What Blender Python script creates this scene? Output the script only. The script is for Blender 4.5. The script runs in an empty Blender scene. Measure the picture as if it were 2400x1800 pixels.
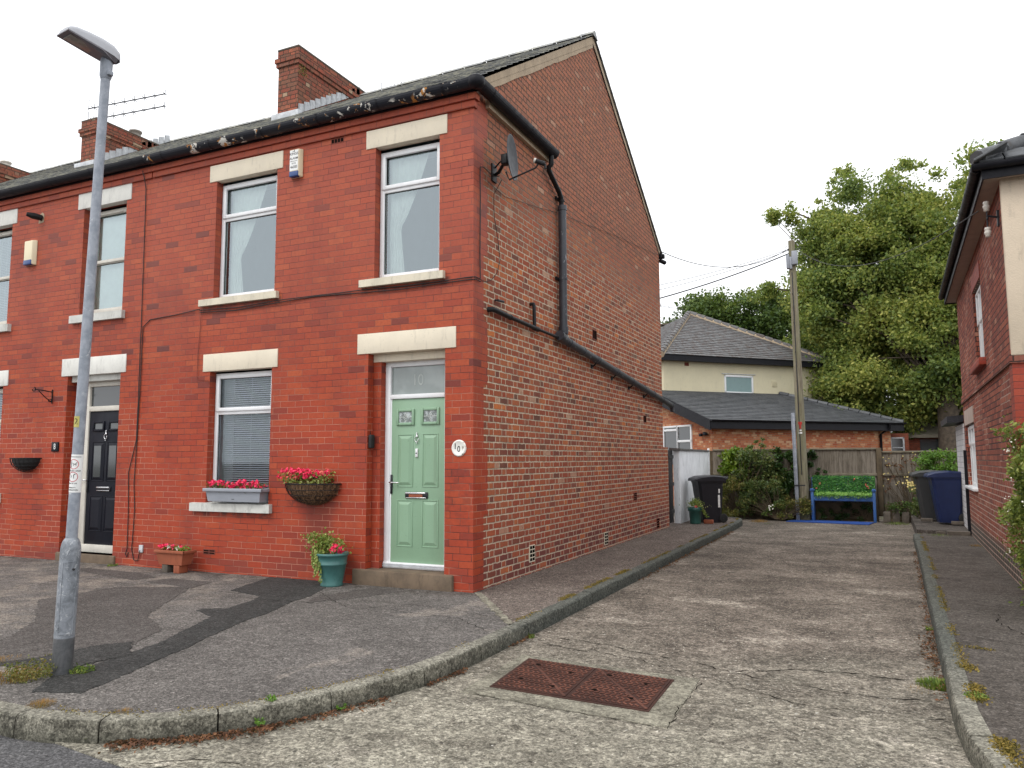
import bpy, bmesh, math, random
from mathutils import Vector, Matrix
R=math.radians; rnd=random.Random(7)
S=bpy.context.scene; COL=S.collection
# ------------------------------------------------------------ camera
cd=bpy.data.cameras.new('camera'); cam=bpy.data.objects.new('camera',cd); COL.objects.link(cam); S.camera=cam
cd.sensor_width=36; cd.lens=1804.45/2400*36; cd.clip_start=.05; cd.clip_end=500
YAW,PIT,ROL=.4376295,.0977501,-.0036985
fw=Vector((-math.sin(YAW)*math.cos(PIT),math.cos(YAW)*math.cos(PIT),math.sin(PIT)))
rt=Vector((math.cos(YAW),math.sin(YAW),0)); up=rt.cross(fw)
r2=rt*math.cos(ROL)+up*math.sin(ROL); u2=-rt*math.sin(ROL)+up*math.cos(ROL)
m=Matrix((r2,u2,-fw)).transposed().to_4x4(); m.translation=Vector((3.9819,-7.4928,1.408)); cam.matrix_world=m
# ------------------------------------------------------------ overcast sky and a veiled sun
SUN_EL,SUN_AZ=52,205      # azimuth clockwise from +Y
w=bpy.data.worlds.new('World'); S.world=w; w.use_nodes=True; nt=w.node_tree; nt.nodes.clear()
out=nt.nodes.new('ShaderNodeOutputWorld'); bg=nt.nodes.new('ShaderNodeBackground'); sky=nt.nodes.new('ShaderNodeTexSky')
sky.sky_type='NISHITA'; sky.sun_disc=False; sky.sun_elevation=R(SUN_EL); sky.sun_rotation=R(SUN_AZ); sky.dust_density=4
hs=nt.nodes.new('ShaderNodeHueSaturation'); hs.inputs['Saturation'].default_value=.15
mx=nt.nodes.new('ShaderNodeMix'); mx.data_type='RGBA'; mx.inputs[0].default_value=.82
mx.inputs[7].default_value=(13.6,13.8,14.2,1)      # cloud cover
nt.links.new(sky.outputs[0],hs.inputs['Color']); nt.links.new(hs.outputs[0],mx.inputs[6]); nt.links.new(mx.outputs[2],bg.inputs[0])
bg.inputs[1].default_value=.118; nt.links.new(bg.outputs[0],out.inputs[0])
sl=bpy.data.lights.new('sun','SUN'); sl.energy=1.0; sl.angle=R(25); sl.color=(1,.97,.92)
so=bpy.data.objects.new('sun',sl); COL.objects.link(so)
sd=Vector((math.sin(R(SUN_AZ))*math.cos(R(SUN_EL)),math.cos(R(SUN_AZ))*math.cos(R(SUN_EL)),math.sin(R(SUN_EL))))
so.rotation_euler=sd.to_track_quat('Z','Y').to_euler()
S.view_settings.view_transform='Standard'; S.view_settings.look='None'; S.view_settings.exposure=.12; S.view_settings.gamma=1
S.render.engine='CYCLES'; S.cycles.max_bounces=8; S.cycles.transparent_max_bounces=12
# ------------------------------------------------------------ node helper
class N:
    def __init__(s,name):
        s.m=bpy.data.materials.new(name); s.m.use_nodes=True; s.t=s.m.node_tree; s.t.nodes.clear()
        s.o=s.t.nodes.new('ShaderNodeOutputMaterial'); s._c={}
    def n(s,typ,**k):
        x=s.t.nodes.new('ShaderNode'+typ)
        for a,b in k.items(): setattr(x,a,b)
        return x
    def set(s,inp,v):
        if isinstance(v,bpy.types.NodeSocket): s.t.links.new(v,inp)
        elif isinstance(v,(tuple,list)) and len(v)==3 and inp.type=='RGBA': inp.default_value=(*v,1)
        else: inp.default_value=v
    def M(s,op,a,b=0,c=0,clamp=False):
        x=s.n('Math',operation=op,use_clamp=clamp); s.set(x.inputs[0],a); s.set(x.inputs[1],b)
        if op in('MULTIPLY_ADD','SMOOTH_MIN','COMPARE'): s.set(x.inputs[2],c)
        return x.outputs[0]
    def ramp(s,v,lo,hi,a=0,b=1,smooth=True):
        x=s.n('MapRange',interpolation_type='SMOOTHSTEP' if smooth else 'LINEAR'); s.set(x.inputs[0],v); s.set(x.inputs[1],lo); s.set(x.inputs[2],hi); s.set(x.inputs[3],a); s.set(x.inputs[4],b); return x.outputs[0]
    def mix(s,f,a,b,mode='MIX'):
        x=s.n('Mix',data_type='RGBA',blend_type=mode); s.set(x.inputs[0],f); s.set(x.inputs[6],a); s.set(x.inputs[7],b); return x.outputs[2]
    def crv(s,v,stops):
        x=s.n('ValToRGB'); s.set(x.inputs[0],v); e=x.color_ramp.elements
        while len(e)<len(stops): e.new(.5)
        for i,(p,c) in enumerate(stops): e[i].position=p; e[i].color=(*c,1)
        return x.outputs[0]
    def obj(s):
        if 'o' not in s._c: s._c['o']=s.n('TexCoord').outputs['Object']
        return s._c['o']
    def uv(s):
        if 'u' not in s._c: s._c['u']=s.n('TexCoord').outputs['UV']
        return s._c['u']
    def scl(s,v,x,y,z):
        q=s.n('VectorMath',operation='MULTIPLY'); s.set(q.inputs[0],v); q.inputs[1].default_value=(x,y,z); return q.outputs[0]
    def noise(s,sc,det=4,rough=.6,co=None,w=0):
        x=s.n('TexNoise'); s.set(x.inputs['Vector'],co if co is not None else s.obj()); x.inputs['Scale'].default_value=sc; x.inputs['Detail'].default_value=det; x.inputs['Roughness'].default_value=rough; x.inputs['Distortion'].default_value=w; return x.outputs[0]
    def vor(s,sc,co=None,feat='F1',out=0):
        x=s.n('TexVoronoi',feature=feat); s.set(x.inputs['Vector'],co if co is not None else s.obj()); x.inputs['Scale'].default_value=sc; return x.outputs[out]
    def sep(s,v):
        x=s.n('SeparateXYZ'); s.set(x.inputs[0],v); return x.outputs
    def bump(s,h,st=.3,d=.01):
        x=s.n('Bump'); s.set(x.inputs['Height'],h); x.inputs['Strength'].default_value=st; x.inputs['Distance'].default_value=d; return x.outputs[0]
    def pbr(s,col,rough=.8,metal=0,nor=None,spec=.5,**k):
        x=s.n('BsdfPrincipled'); s.set(x.inputs['Base Color'],col); s.set(x.inputs['Roughness'],rough); s.set(x.inputs['Metallic'],metal); s.set(x.inputs['Specular IOR Level'],spec)
        if nor is not None: s.set(x.inputs['Normal'],nor)
        for a,b in k.items(): s.set(x.inputs[a.replace('_',' ')],b)
        s.t.links.new(x.outputs[0],s.o.inputs[0]); return s.m
    def cell(s,sc,co=None):
        x=s.n('TexVoronoi'); s.set(x.inputs['Vector'],co if co is not None else s.obj()); x.inputs['Scale'].default_value=sc; return s.sep(x.outputs[1])[0]
    def grain(s,c,sc,lo,hi):
        v=s.ramp(s.cell(sc),0,1,lo,hi,False); k=s.n('CombineColor'); [s.set(k.inputs[i],v) for i in range(3)]; return s.mix(1,c,k.outputs[0],'MULTIPLY')
    def island(s): return s.n('NewGeometry').outputs['Random Per Island']
MT={}; GRIME={'lintel_cream':.28,'lintel_white':.4,'sill_cream':.5,'sill_white':.55,'cream_render':.22,'pebbledash':.3,'white_wall':.5,'verge_mortar':.5,'stone_step':.6,'clay':.5,'soffit':.3,'planter_grey':.1,'door_green':.06,'upvc_old':.25,'upvc':.10,'bin_charcoal':.4,'teal':.3,'fascia_black':.3}
def plain(name,col,rough=.6,metal=0,var=.12,nsc=6,bump=.15,bsc=80,spec=.5):
    a=N(name); f=a.noise(nsc,6,.65)
    c=a.mix(a.ramp(f,.3,.7),tuple(v*(1-var) for v in col),tuple(min(1,v*(1+var)) for v in col))
    if name in GRIME: c=a.mix(a.M('MULTIPLY',a.ramp(a.noise(5,6,.78,co=a.scl(a.obj(),2.2,2.2,.6)),.52,.70),GRIME[name]),c,tuple(v*.42 for v in col)); c=a.mix(a.ramp(a.noise(34,5,.8),.63,.67,0,.5),c,tuple(v*.45 for v in col))
    MT[name]=a.pbr(c,a.ramp(a.noise(nsc*2,4),.3,.7,max(.05,rough-.08),min(1,rough+.08)),metal,a.bump(a.noise(bsc,3),bump,.004),spec); return MT[name]
# ------------------------------------------------------------ brick
def brick(name,L,Hd,h,mort,cols,mortar_col,soft=.0015,jit=.02,wob=.002,extra=None,bump=.5,rough=.85,dirt=(.25,.08,.06)):
    a=N(name); uv=a.sep(a.uv()); P=L+Hd
    wn=a.M('MULTIPLY',a.M('SUBTRACT',a.noise(14,3,co=a.uv()),.5),wob*6)
    wn2=a.M('MULTIPLY',a.M('SUBTRACT',a.noise(60,2,co=a.uv()),.5),wob*2)
    v=a.M('ADD',uv[1],a.M('ADD',wn,wn2)); row=a.M('FLOOR',a.M('DIVIDE',v,h)); rv=a.M('SUBTRACT',v,a.M('MULTIPLY',row,h))
    rw=a.n('TexWhiteNoise',noise_dimensions='1D'); a.set(rw.inputs['W'],row)
    off=a.M('ADD',a.M('MULTIPLY',a.M('MODULO',row,2),P/2),a.M('MULTIPLY',rw.outputs[0],jit))
    u=a.M('ADD',a.M('ADD',uv[0],off),a.M('ADD',200,wn2)); cell=a.M('FLOOR',a.M('DIVIDE',u,P)); ru=a.M('SUBTRACT',u,a.M('MULTIPLY',cell,P))
    isH=a.M('GREATER_THAN',ru,L)
    dS=a.M('MINIMUM',ru,a.M('SUBTRACT',L,ru)); dH=a.M('MINIMUM',a.M('SUBTRACT',ru,L),a.M('SUBTRACT',P,ru))
    du=a.M('ADD',a.M('MULTIPLY',dS,a.M('SUBTRACT',1,isH)),a.M('MULTIPLY',dH,isH)) if Hd else dS
    dv=a.M('MINIMUM',rv,a.M('SUBTRACT',h,rv)); d=a.M('MINIMUM',du,dv)
    rag=a.M('MULTIPLY',a.M('SUBTRACT',a.noise(45,3,co=a.uv()),.5),mort*.8)
    mask=a.ramp(a.M('ADD',d,rag),mort/2-soft,mort/2+soft)
    cid=a.n('CombineXYZ'); a.set(cid.inputs[0],a.M('ADD',a.M('MULTIPLY',cell,2),isH)); a.set(cid.inputs[1],row)
    wnz=a.n('TexWhiteNoise',noise_dimensions='2D'); a.set(wnz.inputs['Vector'],cid.outputs[0])
    bc=a.crv(wnz.outputs[0],cols)
    bc=a.mix(a.M('MULTIPLY',a.ramp(a.noise(3.0,5,.7,co=a.uv()),.45,.8),.35),bc,dirt)
    bc=a.mix(a.ramp(a.noise(120,3,.7,co=a.uv()),.3,.75,0,.30),bc,(.9,.82,.75),'MULTIPLY')
    bc=a.mix(a.ramp(a.noise(26,4,.7,co=a.uv()),.35,.7,0,.45),bc,(.62,.5,.5),'MULTIPLY')
    mc=a.mix(a.ramp(a.noise(9,4,co=a.uv()),.35,.65),tuple(x*.7 for x in mortar_col),mortar_col)
    if extra: bc,mc=extra(a,bc,mc,uv,row,wnz.outputs[1])
    col=a.mix(mask,mc,bc)
    hgt=a.M('ADD',a.M('MULTIPLY',mask,1),a.M('MULTIPLY',a.noise(150,4,co=a.uv()),.35))
    hgt=a.M('ADD',hgt,a.M('MULTIPLY',wnz.outputs[0],.4))
    MT[name]=a.pbr(col,rough,0,a.bump(hgt,bump,.008),.3); return MT[name]
def ex_front(a,bc,mc,uv,row,rc):
    low=a.ramp(uv[1],.14,.32,1,0)        # blue-black plinth courses
    s=a.sep(rc); bc=a.mix(a.M('MULTIPLY',low,a.ramp(s[1],.25,.8,0,.72)),bc,(.10,.045,.042)); bc=a.mix(a.ramp(uv[1],1.2,2.9,.42,0),bc,(.37,.046,.020))
    # bricks turn pinker towards the top of the wall
    bc=a.mix(a.ramp(uv[1],2.2,4.2,0,.42),bc,a.mix(.62,bc,(.44,.135,.092)))
    mc=a.mix(a.ramp(a.noise(.9,3,co=a.uv()),.42,.56),mc,(.46,.20,.135)); 
    mc=a.mix(a.ramp(uv[1],1.6,3.0,0,.8),mc,(.15,.045,.034))
    # soot and damp under the sills and beside the openings
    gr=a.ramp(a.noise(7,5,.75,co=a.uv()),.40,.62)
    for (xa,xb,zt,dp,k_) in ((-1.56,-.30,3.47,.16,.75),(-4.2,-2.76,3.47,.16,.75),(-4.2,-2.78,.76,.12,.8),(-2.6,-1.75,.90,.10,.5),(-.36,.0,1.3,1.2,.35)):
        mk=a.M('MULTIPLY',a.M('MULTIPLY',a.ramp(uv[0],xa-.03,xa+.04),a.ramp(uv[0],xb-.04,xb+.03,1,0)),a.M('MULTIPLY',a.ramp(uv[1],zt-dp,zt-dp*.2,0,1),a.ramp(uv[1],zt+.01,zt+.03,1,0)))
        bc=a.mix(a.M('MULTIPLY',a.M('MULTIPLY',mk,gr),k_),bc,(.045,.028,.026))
    bc=a.mix(a.ramp(a.noise(1.1,5,.7,co=a.scl(a.uv(),1,.45,1)),.46,.70,0,.5),bc,(.20,.042,.03))
    # darker red patch below the wall basket
    dx=a.M('ABSOLUTE',a.M('ADD',uv[0],2.1)); m_=a.M('MULTIPLY',a.ramp(dx,.1,.28,1,0),a.M('MULTIPLY',a.ramp(uv[1],.1,.4),a.ramp(uv[1],.8,.95,1,0)))
    bc=a.mix(a.M('MULTIPLY',m_,.6),bc,(.14,.03,.022))
    return bc,mc
F_COLS=[(0,(.41,.064,.023)),(.22,(.36,.055,.022)),(.45,(.43,.078,.027)),(.68,(.34,.050,.022)),(.84,(.46,.094,.032)),(.94,(.29,.046,.024)),(.985,(.18,.038,.027)),(1,(.11,.032,.030))]
brick('facing_brick',.235,0,.0765,.0062,F_COLS,(.12,.034,.026),.0012,.05,.0016,ex_front,.5,.6,(.24,.05,.036))
brick('neighbour_brick',.235,0,.0765,.0072,F_COLS,(.11,.034,.026),.0016,.07,.002,ex_front,.45,.65,(.20,.036,.028))
def ex_ch(a,bc,mc,uv,row,rc):
    s=a.sep(rc); bc=a.mix(a.ramp(a.noise(9,5,.8,co=a.uv()),.42,.62,0,.6),bc,(.11,.075,.055)); bc=a.mix(a.ramp(s[1],.6,.95,0,.7),bc,(.17,.09,.06)); bc=a.mix(a.ramp(s[0],.92,.95,0,.8),bc,(.42,.30,.20)); return bc,mc
def ex_side(a,bc,mc,uv,row,rc):
    s=a.sep(rc)
    bc=a.mix(a.ramp(s[1],.982,.986),bc,(.50,.30,.20))       # odd pale bricks
    bc=a.mix(a.M('MULTIPLY',a.ramp(s[2],.93,.99),.75),bc,(.08,.05,.04))
    bc=a.mix(a.ramp(s[0],.965,.975),bc,(.56,.17,.05))
    e=a.noise(70,3,.7,co=a.uv()); bc=a.mix(a.ramp(e,.60,.68,0,.8),bc,(.09,.06,.045))
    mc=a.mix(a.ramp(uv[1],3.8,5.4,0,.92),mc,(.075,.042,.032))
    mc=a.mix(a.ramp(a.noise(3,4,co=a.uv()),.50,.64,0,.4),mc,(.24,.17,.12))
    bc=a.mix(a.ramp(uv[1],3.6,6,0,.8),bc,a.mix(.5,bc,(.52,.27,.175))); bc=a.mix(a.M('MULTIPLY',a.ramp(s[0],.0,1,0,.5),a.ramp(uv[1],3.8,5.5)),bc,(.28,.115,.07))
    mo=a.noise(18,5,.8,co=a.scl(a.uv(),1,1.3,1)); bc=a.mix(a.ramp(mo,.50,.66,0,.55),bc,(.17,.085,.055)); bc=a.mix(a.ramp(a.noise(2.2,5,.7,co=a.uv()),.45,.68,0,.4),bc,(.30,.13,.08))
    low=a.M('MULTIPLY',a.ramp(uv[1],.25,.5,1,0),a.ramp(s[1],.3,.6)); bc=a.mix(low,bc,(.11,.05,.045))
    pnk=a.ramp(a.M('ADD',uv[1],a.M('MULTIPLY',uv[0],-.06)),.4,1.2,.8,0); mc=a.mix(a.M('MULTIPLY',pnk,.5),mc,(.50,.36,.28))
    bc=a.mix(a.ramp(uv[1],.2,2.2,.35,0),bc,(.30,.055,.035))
    return bc,mc
S_COLS=[(0,(.41,.096,.042)),(.2,(.33,.076,.038)),(.4,(.47,.128,.050)),(.6,(.30,.076,.042)),(.78,(.52,.165,.062)),(.9,(.24,.070,.044)),(1,(.17,.070,.050))]
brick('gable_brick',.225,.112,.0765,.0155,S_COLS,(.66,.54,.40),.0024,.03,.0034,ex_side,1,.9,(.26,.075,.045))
brick('chimney_brick',.225,.112,.0765,.011,[(0,(.36,.10,.06)),(.4,(.28,.075,.05)),(.7,(.42,.14,.08)),(1,(.22,.08,.06))],(.075,.058,.044),.003,.04,.004,ex_ch,1,.95,(.10,.06,.05))
def ex_rh(a,bc,mc,uv,row,rc):
    mc=a.mix(a.ramp(uv[1],1.0,1.5,0,1),mc,(.055,.03,.026)); s=a.sep(rc)
    mc=a.mix(a.ramp(a.noise(.8,2,co=a.uv()),.55,.62,0,.8),mc,(.46,.3,.24))
    bc=a.mix(a.ramp(uv[1],.22,.34,1,0),bc,(.085,.07,.058)); return bc,mc
brick('right_brick',.225,0,.076,.0145,[(0,(.34,.10,.062)),(.3,(.25,.07,.046)),(.6,(.40,.13,.078)),(.85,(.18,.055,.042)),(1,(.44,.21,.14))],(.58,.42,.34),.002,.03,.003,ex_rh,.8,.9,(.2,.06,.05))
brick('quoin_red',.33,0,.0765,.008,[(0,(.36,.055,.03)),(.6,(.30,.05,.028)),(1,(.40,.07,.035))],(.16,.04,.03),.0012,.02,.001,None,.3,.6)
brick('extension_brick',.225,.1,.075,.011,[(0,(.46,.14,.06)),(.3,(.52,.20,.09)),(.6,(.38,.10,.05)),(.85,(.58,.30,.16)),(1,(.62,.40,.24))],(.38,.25,.17),.003,.05,.003,None,.6,.9,(.3,.1,.06))
brick('painted_block',.44,0,.11,.012,[(0,(.62,.63,.64)),(1,(.68,.69,.70))],(.40,.41,.42),.003,.02,.002,None,.6,.8,(.45,.45,.45))
brick('garage_brick',.225,0,.075,.01,[(0,(.20,.06,.035)),(1,(.28,.08,.045))],(.12,.07,.05),.003,.02,.002,None,.5,.9,(.1,.04,.03))
# ------------------------------------------------------------ other materials
plain('lintel_cream',(.74,.66,.52),.75,var=.05,nsc=3,bump=.2)
plain('lintel_white',(.72,.71,.66),.75,var=.07,nsc=4,bump=.25)
plain('sill_cream',(.66,.60,.47),.7,var=.10,nsc=5)
plain('sill_white',(.58,.58,.54),.75,var=.12,nsc=6)
plain('upvc',(.80,.81,.82),.35,var=.03)
plain('upvc_old',(.62,.59,.52),.5,var=.08)

plain('pipe_grey',(.028,.030,.036),.5,var=.35,nsc=9,spec=.3)
plain('pipe_black',(.010,.010,.011),.5,var=.35,nsc=12,spec=.3)
plain('wire',(.012,.012,.012),.6)
plain('chrome',(.75,.75,.76),.18,1,var=.05)
plain('dark_metal',(.04,.04,.045),.35,.8)
plain('door_green',(.25,.40,.265),.42,var=.035,nsc=2,bump=.06,bsc=140)
plain('door_dark',(.008,.009,.015),.5,var=.15,nsc=3,bump=.06,spec=.2)
plain('stone_step',(.15,.108,.072),.85,var=.25,nsc=5,bump=.5)
plain('verge_mortar',(.42,.33,.23),.95,var=.12,nsc=5,bump=.6)
plain('lead',(.50,.52,.54),.6,.05,var=.2,nsc=12)
plain('clay',(.31,.088,.042),.85,var=.12)
plain('teal',(.055,.16,.15),.4,var=.08)
plain('green_plastic',(.035,.12,.10),.4,var=.08)
plain('planter_grey',(.30,.32,.36),.45,var=.04)
plain('coir',(.13,.07,.035),.98,var=.6,nsc=30,bump=1,bsc=90)
plain('soil',(.03,.02,.014),.95,var=.3)
plain('curtain',(.74,.78,.74),.9,var=.06)
plain('interior',(.34,.40,.42),.9,var=.05)
plain('interior_dark',(.03,.03,.032),.9)
plain('blind',(.80,.80,.84),.5,var=.03)
plain('alarm_cream',(.78,.68,.47),.4,var=.03)
plain('sticker_white',(.82,.82,.80),.4,var=.02)
plain('alarm_blue',(.03,.07,.22),.3,var=.08)
plain('ink',(.02,.02,.022),.5)
plain('red_ring',(.55,.02,.04),.5)
plain('yellow_paint',(.52,.46,.13),.6,var=.15,nsc=20)
plain('bench_blue',(.04,.12,.33),.5,var=.1)
plain('rug_blue',(.012,.06,.27),.85,var=.12)
plain('bin_charcoal',(.018,.017,.022),.45,var=.12,spec=.35)
plain('bin_navy',(.008,.018,.075),.4,var=.12)
plain('bin_grey',(.035,.036,.037),.5,var=.12)
plain('rubber',(.015,.015,.015),.8)
plain('white_wall',(.78,.80,.82),.85,var=.08,nsc=2.2,bump=.3,bsc=30)
plain('cream_render',(.66,.60,.42),.9,var=.05,nsc=1.2,bump=.3,bsc=60)
plain('pebbledash',(.62,.52,.40),.95,var=.07,nsc=2,bump=1,bsc=70)
plain('soffit',(.42,.33,.28),.8,var=.08)
plain('fascia_black',(.010,.010,.014),.5,spec=.22)
plain('bitumen_coping',(.13,.125,.12),.8,var=.3)
plain('ceramic',(.25,.22,.19),.3)
plain('ceramic_white',(.6,.56,.5),.35)
plain('petal_pink',(.85,.035,.12),.6,var=.2,nsc=40)
plain('petal_salmon',(.75,.17,.13),.6,var=.2,nsc=40)
plain('petal_white',(.75,.72,.62),.6)
plain('petal_yellow',(.62,.50,.16),.6)
plain('bark',(.075,.058,.042),.95,var=.4,nsc=8,bump=1,bsc=30)
plain('twig',(.10,.075,.045),.9,var=.3)
plain('stone_block',(.12,.10,.08),.95,var=.35,nsc=6,bump=.8,bsc=40)
plain('roof_pale',(.25,.225,.175),.9,var=.12)
plain('frosted',(.20,.30,.30),.35,var=.04)
plain('stone_pale',(.42,.40,.35),.9)
plain('red_enamel',(.45,.03,.02),.5)
plain('lantern_grey',(.46,.47,.50),.45,var=.05)
plain('lamp_glass',(.16,.15,.17),.4,var=.1)
plain('lens',(.30,.27,.24),.25,var=.1)
plain('dish_grey',(.035,.038,.046),.55,var=.06)
a=N('galvanised'); n1=a.vor(38,co=a.scl(a.obj(),1,1,.5)); n2=a.noise(10,6,.7)
c=a.mix(a.ramp(n2,.35,.65),(.22,.245,.285),(.33,.355,.40)); c=a.mix(a.ramp(n1,.05,.6,.25,0),c,(.48,.50,.54)); c=a.mix(a.ramp(a.noise(5,7,.8,w=1.5),.60,.64),c,(.55,.565,.58))
MT['galvanised']=a.pbr(c,a.ramp(n2,.3,.7,.42,.6),.15,a.bump(n2,.1,.003))
a=N('galvanised_base'); n2=a.noise(9,7,.75,w=.8); c=a.mix(a.ramp(n2,.35,.6),(.15,.165,.185),(.27,.29,.32)); c=a.mix(a.ramp(a.noise(14,7,.8,w=2),.57,.60),c,(.46,.48,.50))
z=a.sep(a.obj())[2]; c=a.mix(a.ramp(z,.235,.245,1,0),c,a.mix(a.ramp(n2,.3,.7),(.06,.065,.07),(.14,.14,.145)))
MT['galvanised_base']=a.pbr(c,.5,.15,a.bump(n2,.25,.004))
a=N('gutter_paint'); co=a.obj(); f=a.noise(8,5,.7,w=.6); g=a.noise(9,2,.5); big=a.noise(1.7,2)
xs=a.sep(co); pz=a.M('MULTIPLY',a.ramp(big,.44,.52),a.ramp(f,.57,.58)); c=a.mix(pz,(.013,.014,.020),a.mix(a.ramp(g,.47,.51),(.46,.20,.05),(.66,.64,.58)))
MT['gutter_paint']=a.pbr(c,a.ramp(pz,0,1,.42,.8),0,a.bump(a.M('MULTIPLY',pz,-1),.4,.003),.3)
a=N('worn_pipe'); f=a.noise(12,5,.7,co=a.scl(a.obj(),3,1,.6)); c=a.mix(a.ramp(f,.62,.67),a.mix(a.ramp(a.noise(5),.3,.7),(.030,.033,.042),(.055,.06,.07)),(.22,.23,.25))
MT['worn_pipe']=a.pbr(c,.42,0,a.bump(f,.1,.002))
def slate(name,c0,c1,moss,ml=.55):
    a=N(name); r=a.island(); c=a.mix(r,c0,c1); f=a.noise(6,6,.75,co=a.obj()); g=a.noise(30,4,.7)
    c=a.mix(a.ramp(a.M('ADD',f,a.M('MULTIPLY',g,.25)),ml,ml+.12),c,moss); c=a.mix(a.ramp(g,.3,.7,0,.4),c,(.5,.5,.5),'MULTIPLY')
    MT[name]=a.pbr(c,a.ramp(f,.3,.7,.45,.75),0,a.bump(g,.4,.006)); return MT[name]
slate('roof_slate',(.12,.124,.13),(.28,.285,.28),(.44,.43,.36),.58)
slate('slate_plain',(.072,.077,.083),(.115,.12,.127),(.065,.06,.055),.68)
slate('slate_warm',(.10,.10,.102),(.155,.155,.155),(.10,.075,.065),.60)
# glass
def glass(name,boost,tint=(1,1,1)):
    a=N(name); fr=a.n('Fresnel'); fr.inputs[0].default_value=1.5
    lw=a.M('ADD',a.M('MULTIPLY',fr.outputs[0],1.6),boost,clamp=True); tr=a.n('BsdfTransparent'); a.set(tr.inputs[0],tint); gl=a.n('BsdfGlossy'); gl.inputs['Roughness'].default_value=.03; gl.inputs[0].default_value=(.84,.95,1,1)
    a.set(gl.inputs['Normal'],a.bump(a.noise(1.2,2),.03,.02))
    m_=a.n('MixShader'); a.set(m_.inputs[0],lw); a.t.links.new(tr.outputs[0],m_.inputs[1]); a.t.links.new(gl.outputs[0],m_.inputs[2]); a.t.links.new(m_.outputs[0],a.o.inputs[0]); MT[name]=a.m
glass('glass',.17,(.90,.96,.94)); glass('glass_low',.02,(.9,.93,.95))
a=N('etched_glass'); c=a.mix(a.ramp(a.noise(2.5,3),.4,.6),(.20,.235,.225),(.27,.31,.30)); MT['etched_glass']=a.pbr(c,.12,0,None,.9)
a=N('etched_digits'); MT['etched_digits']=a.pbr((.40,.44,.42),.4)
a=N('door_light'); c=a.mix(a.ramp(a.noise(14,5,.7),.45,.6),(.10,.12,.11),(.45,.50,.50)); MT['door_light']=a.pbr(c,.1,0,None,.9)
# leaves
def leafmat(name,cols,trans=.25,rough=.5,clump=1.2):
    a=N(name); r=a.island(); f=a.noise(clump,3); t=a.M('ADD',a.M('MULTIPLY',r,.55),a.ramp(f,.3,.7,-.05,.5,False),clamp=True); c=a.crv(t,cols)
    b=a.n('BsdfPrincipled'); a.set(b.inputs['Base Color'],c); b.inputs['Roughness'].default_value=rough; b.inputs['Specular IOR Level'].default_value=.35
    tl=a.n('BsdfTranslucent'); a.set(tl.inputs[0],a.mix(.5,c,(.30,.38,.05))); m_=a.n('MixShader'); m_.inputs[0].default_value=trans
    a.t.links.new(b.outputs[0],m_.inputs[1]); a.t.links.new(tl.outputs[0],m_.inputs[2]); a.t.links.new(m_.outputs[0],a.o.inputs[0]); MT[name]=a.m
leafmat('leaf_lime',[(0,(.05,.095,.034)),(.25,(.12,.185,.055)),(.52,(.25,.31,.08)),(.78,(.42,.43,.11)),(1,(.60,.56,.15))],.45,clump=.30)
leafmat('leaf_dark',[(0,(.020,.045,.014)),(.5,(.07,.125,.026)),(.85,(.15,.21,.045)),(1,(.24,.28,.06))],.2,clump=.5)
leafmat('leaf_ivy',[(0,(.010,.030,.010)),(.5,(.025,.060,.014)),(1,(.06,.12,.025))],.12,.35,3)
leafmat('leaf_ivy_gold',[(0,(.04,.09,.012)),(.5,(.13,.22,.02)),(1,(.30,.38,.04))],.2,.35,5)
leafmat('leaf_shrub',[(0,(.03,.055,.02)),(.4,(.07,.115,.035)),(.75,(.16,.19,.05)),(1,(.28,.20,.08))],.2,.5,3)
leafmat('leaf_hedge',[(0,(.05,.085,.02)),(.4,(.13,.18,.03)),(.8,(.28,.31,.06)),(1,(.50,.48,.24))],.25,.45,4)
leafmat('leaf_bright',[(0,(.05,.13,.02)),(.5,(.11,.24,.03)),(1,(.24,.38,.06))],.25,.45,3)
leafmat('leaf_variegated',[(0,(.07,.13,.02)),(.4,(.17,.24,.04)),(.75,(.38,.42,.12)),(1,(.58,.58,.28))],.25,.45,6)
leafmat('leaf_olive',[(0,(.05,.07,.02)),(.5,(.13,.14,.03)),(1,(.30,.20,.06))],.2,.5,8)
leafmat('plastic_hedge',[(0,(.010,.06,.014)),(.4,(.03,.15,.025)),(.8,(.09,.30,.05)),(1,(.42,.60,.28))],.1,.35,6)
leafmat('plastic_light',[(0,(.06,.20,.03)),(.4,(.16,.36,.06)),(.8,(.34,.55,.14)),(1,(.60,.75,.40))],.15,.35,6)
leafmat('leaf_dead',[(0,(.03,.015,.01)),(.4,(.10,.045,.025)),(.75,(.20,.085,.04)),(1,(.36,.20,.10))],.1,.8,8)
leafmat('moss',[(0,(.06,.055,.015)),(.4,(.16,.12,.025)),(.8,(.28,.19,.04)),(1,(.30,.28,.07))],.1,.9,6)
leafmat('dry_grass',[(0,(.16,.08,.02)),(.5,(.32,.17,.05)),(1,(.42,.30,.10))],.2,.8,8)
leafmat('weed_green',[(0,(.04,.08,.02)),(.5,(.12,.19,.03)),(1,(.30,.30,.06))],.2,.7,8)
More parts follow.
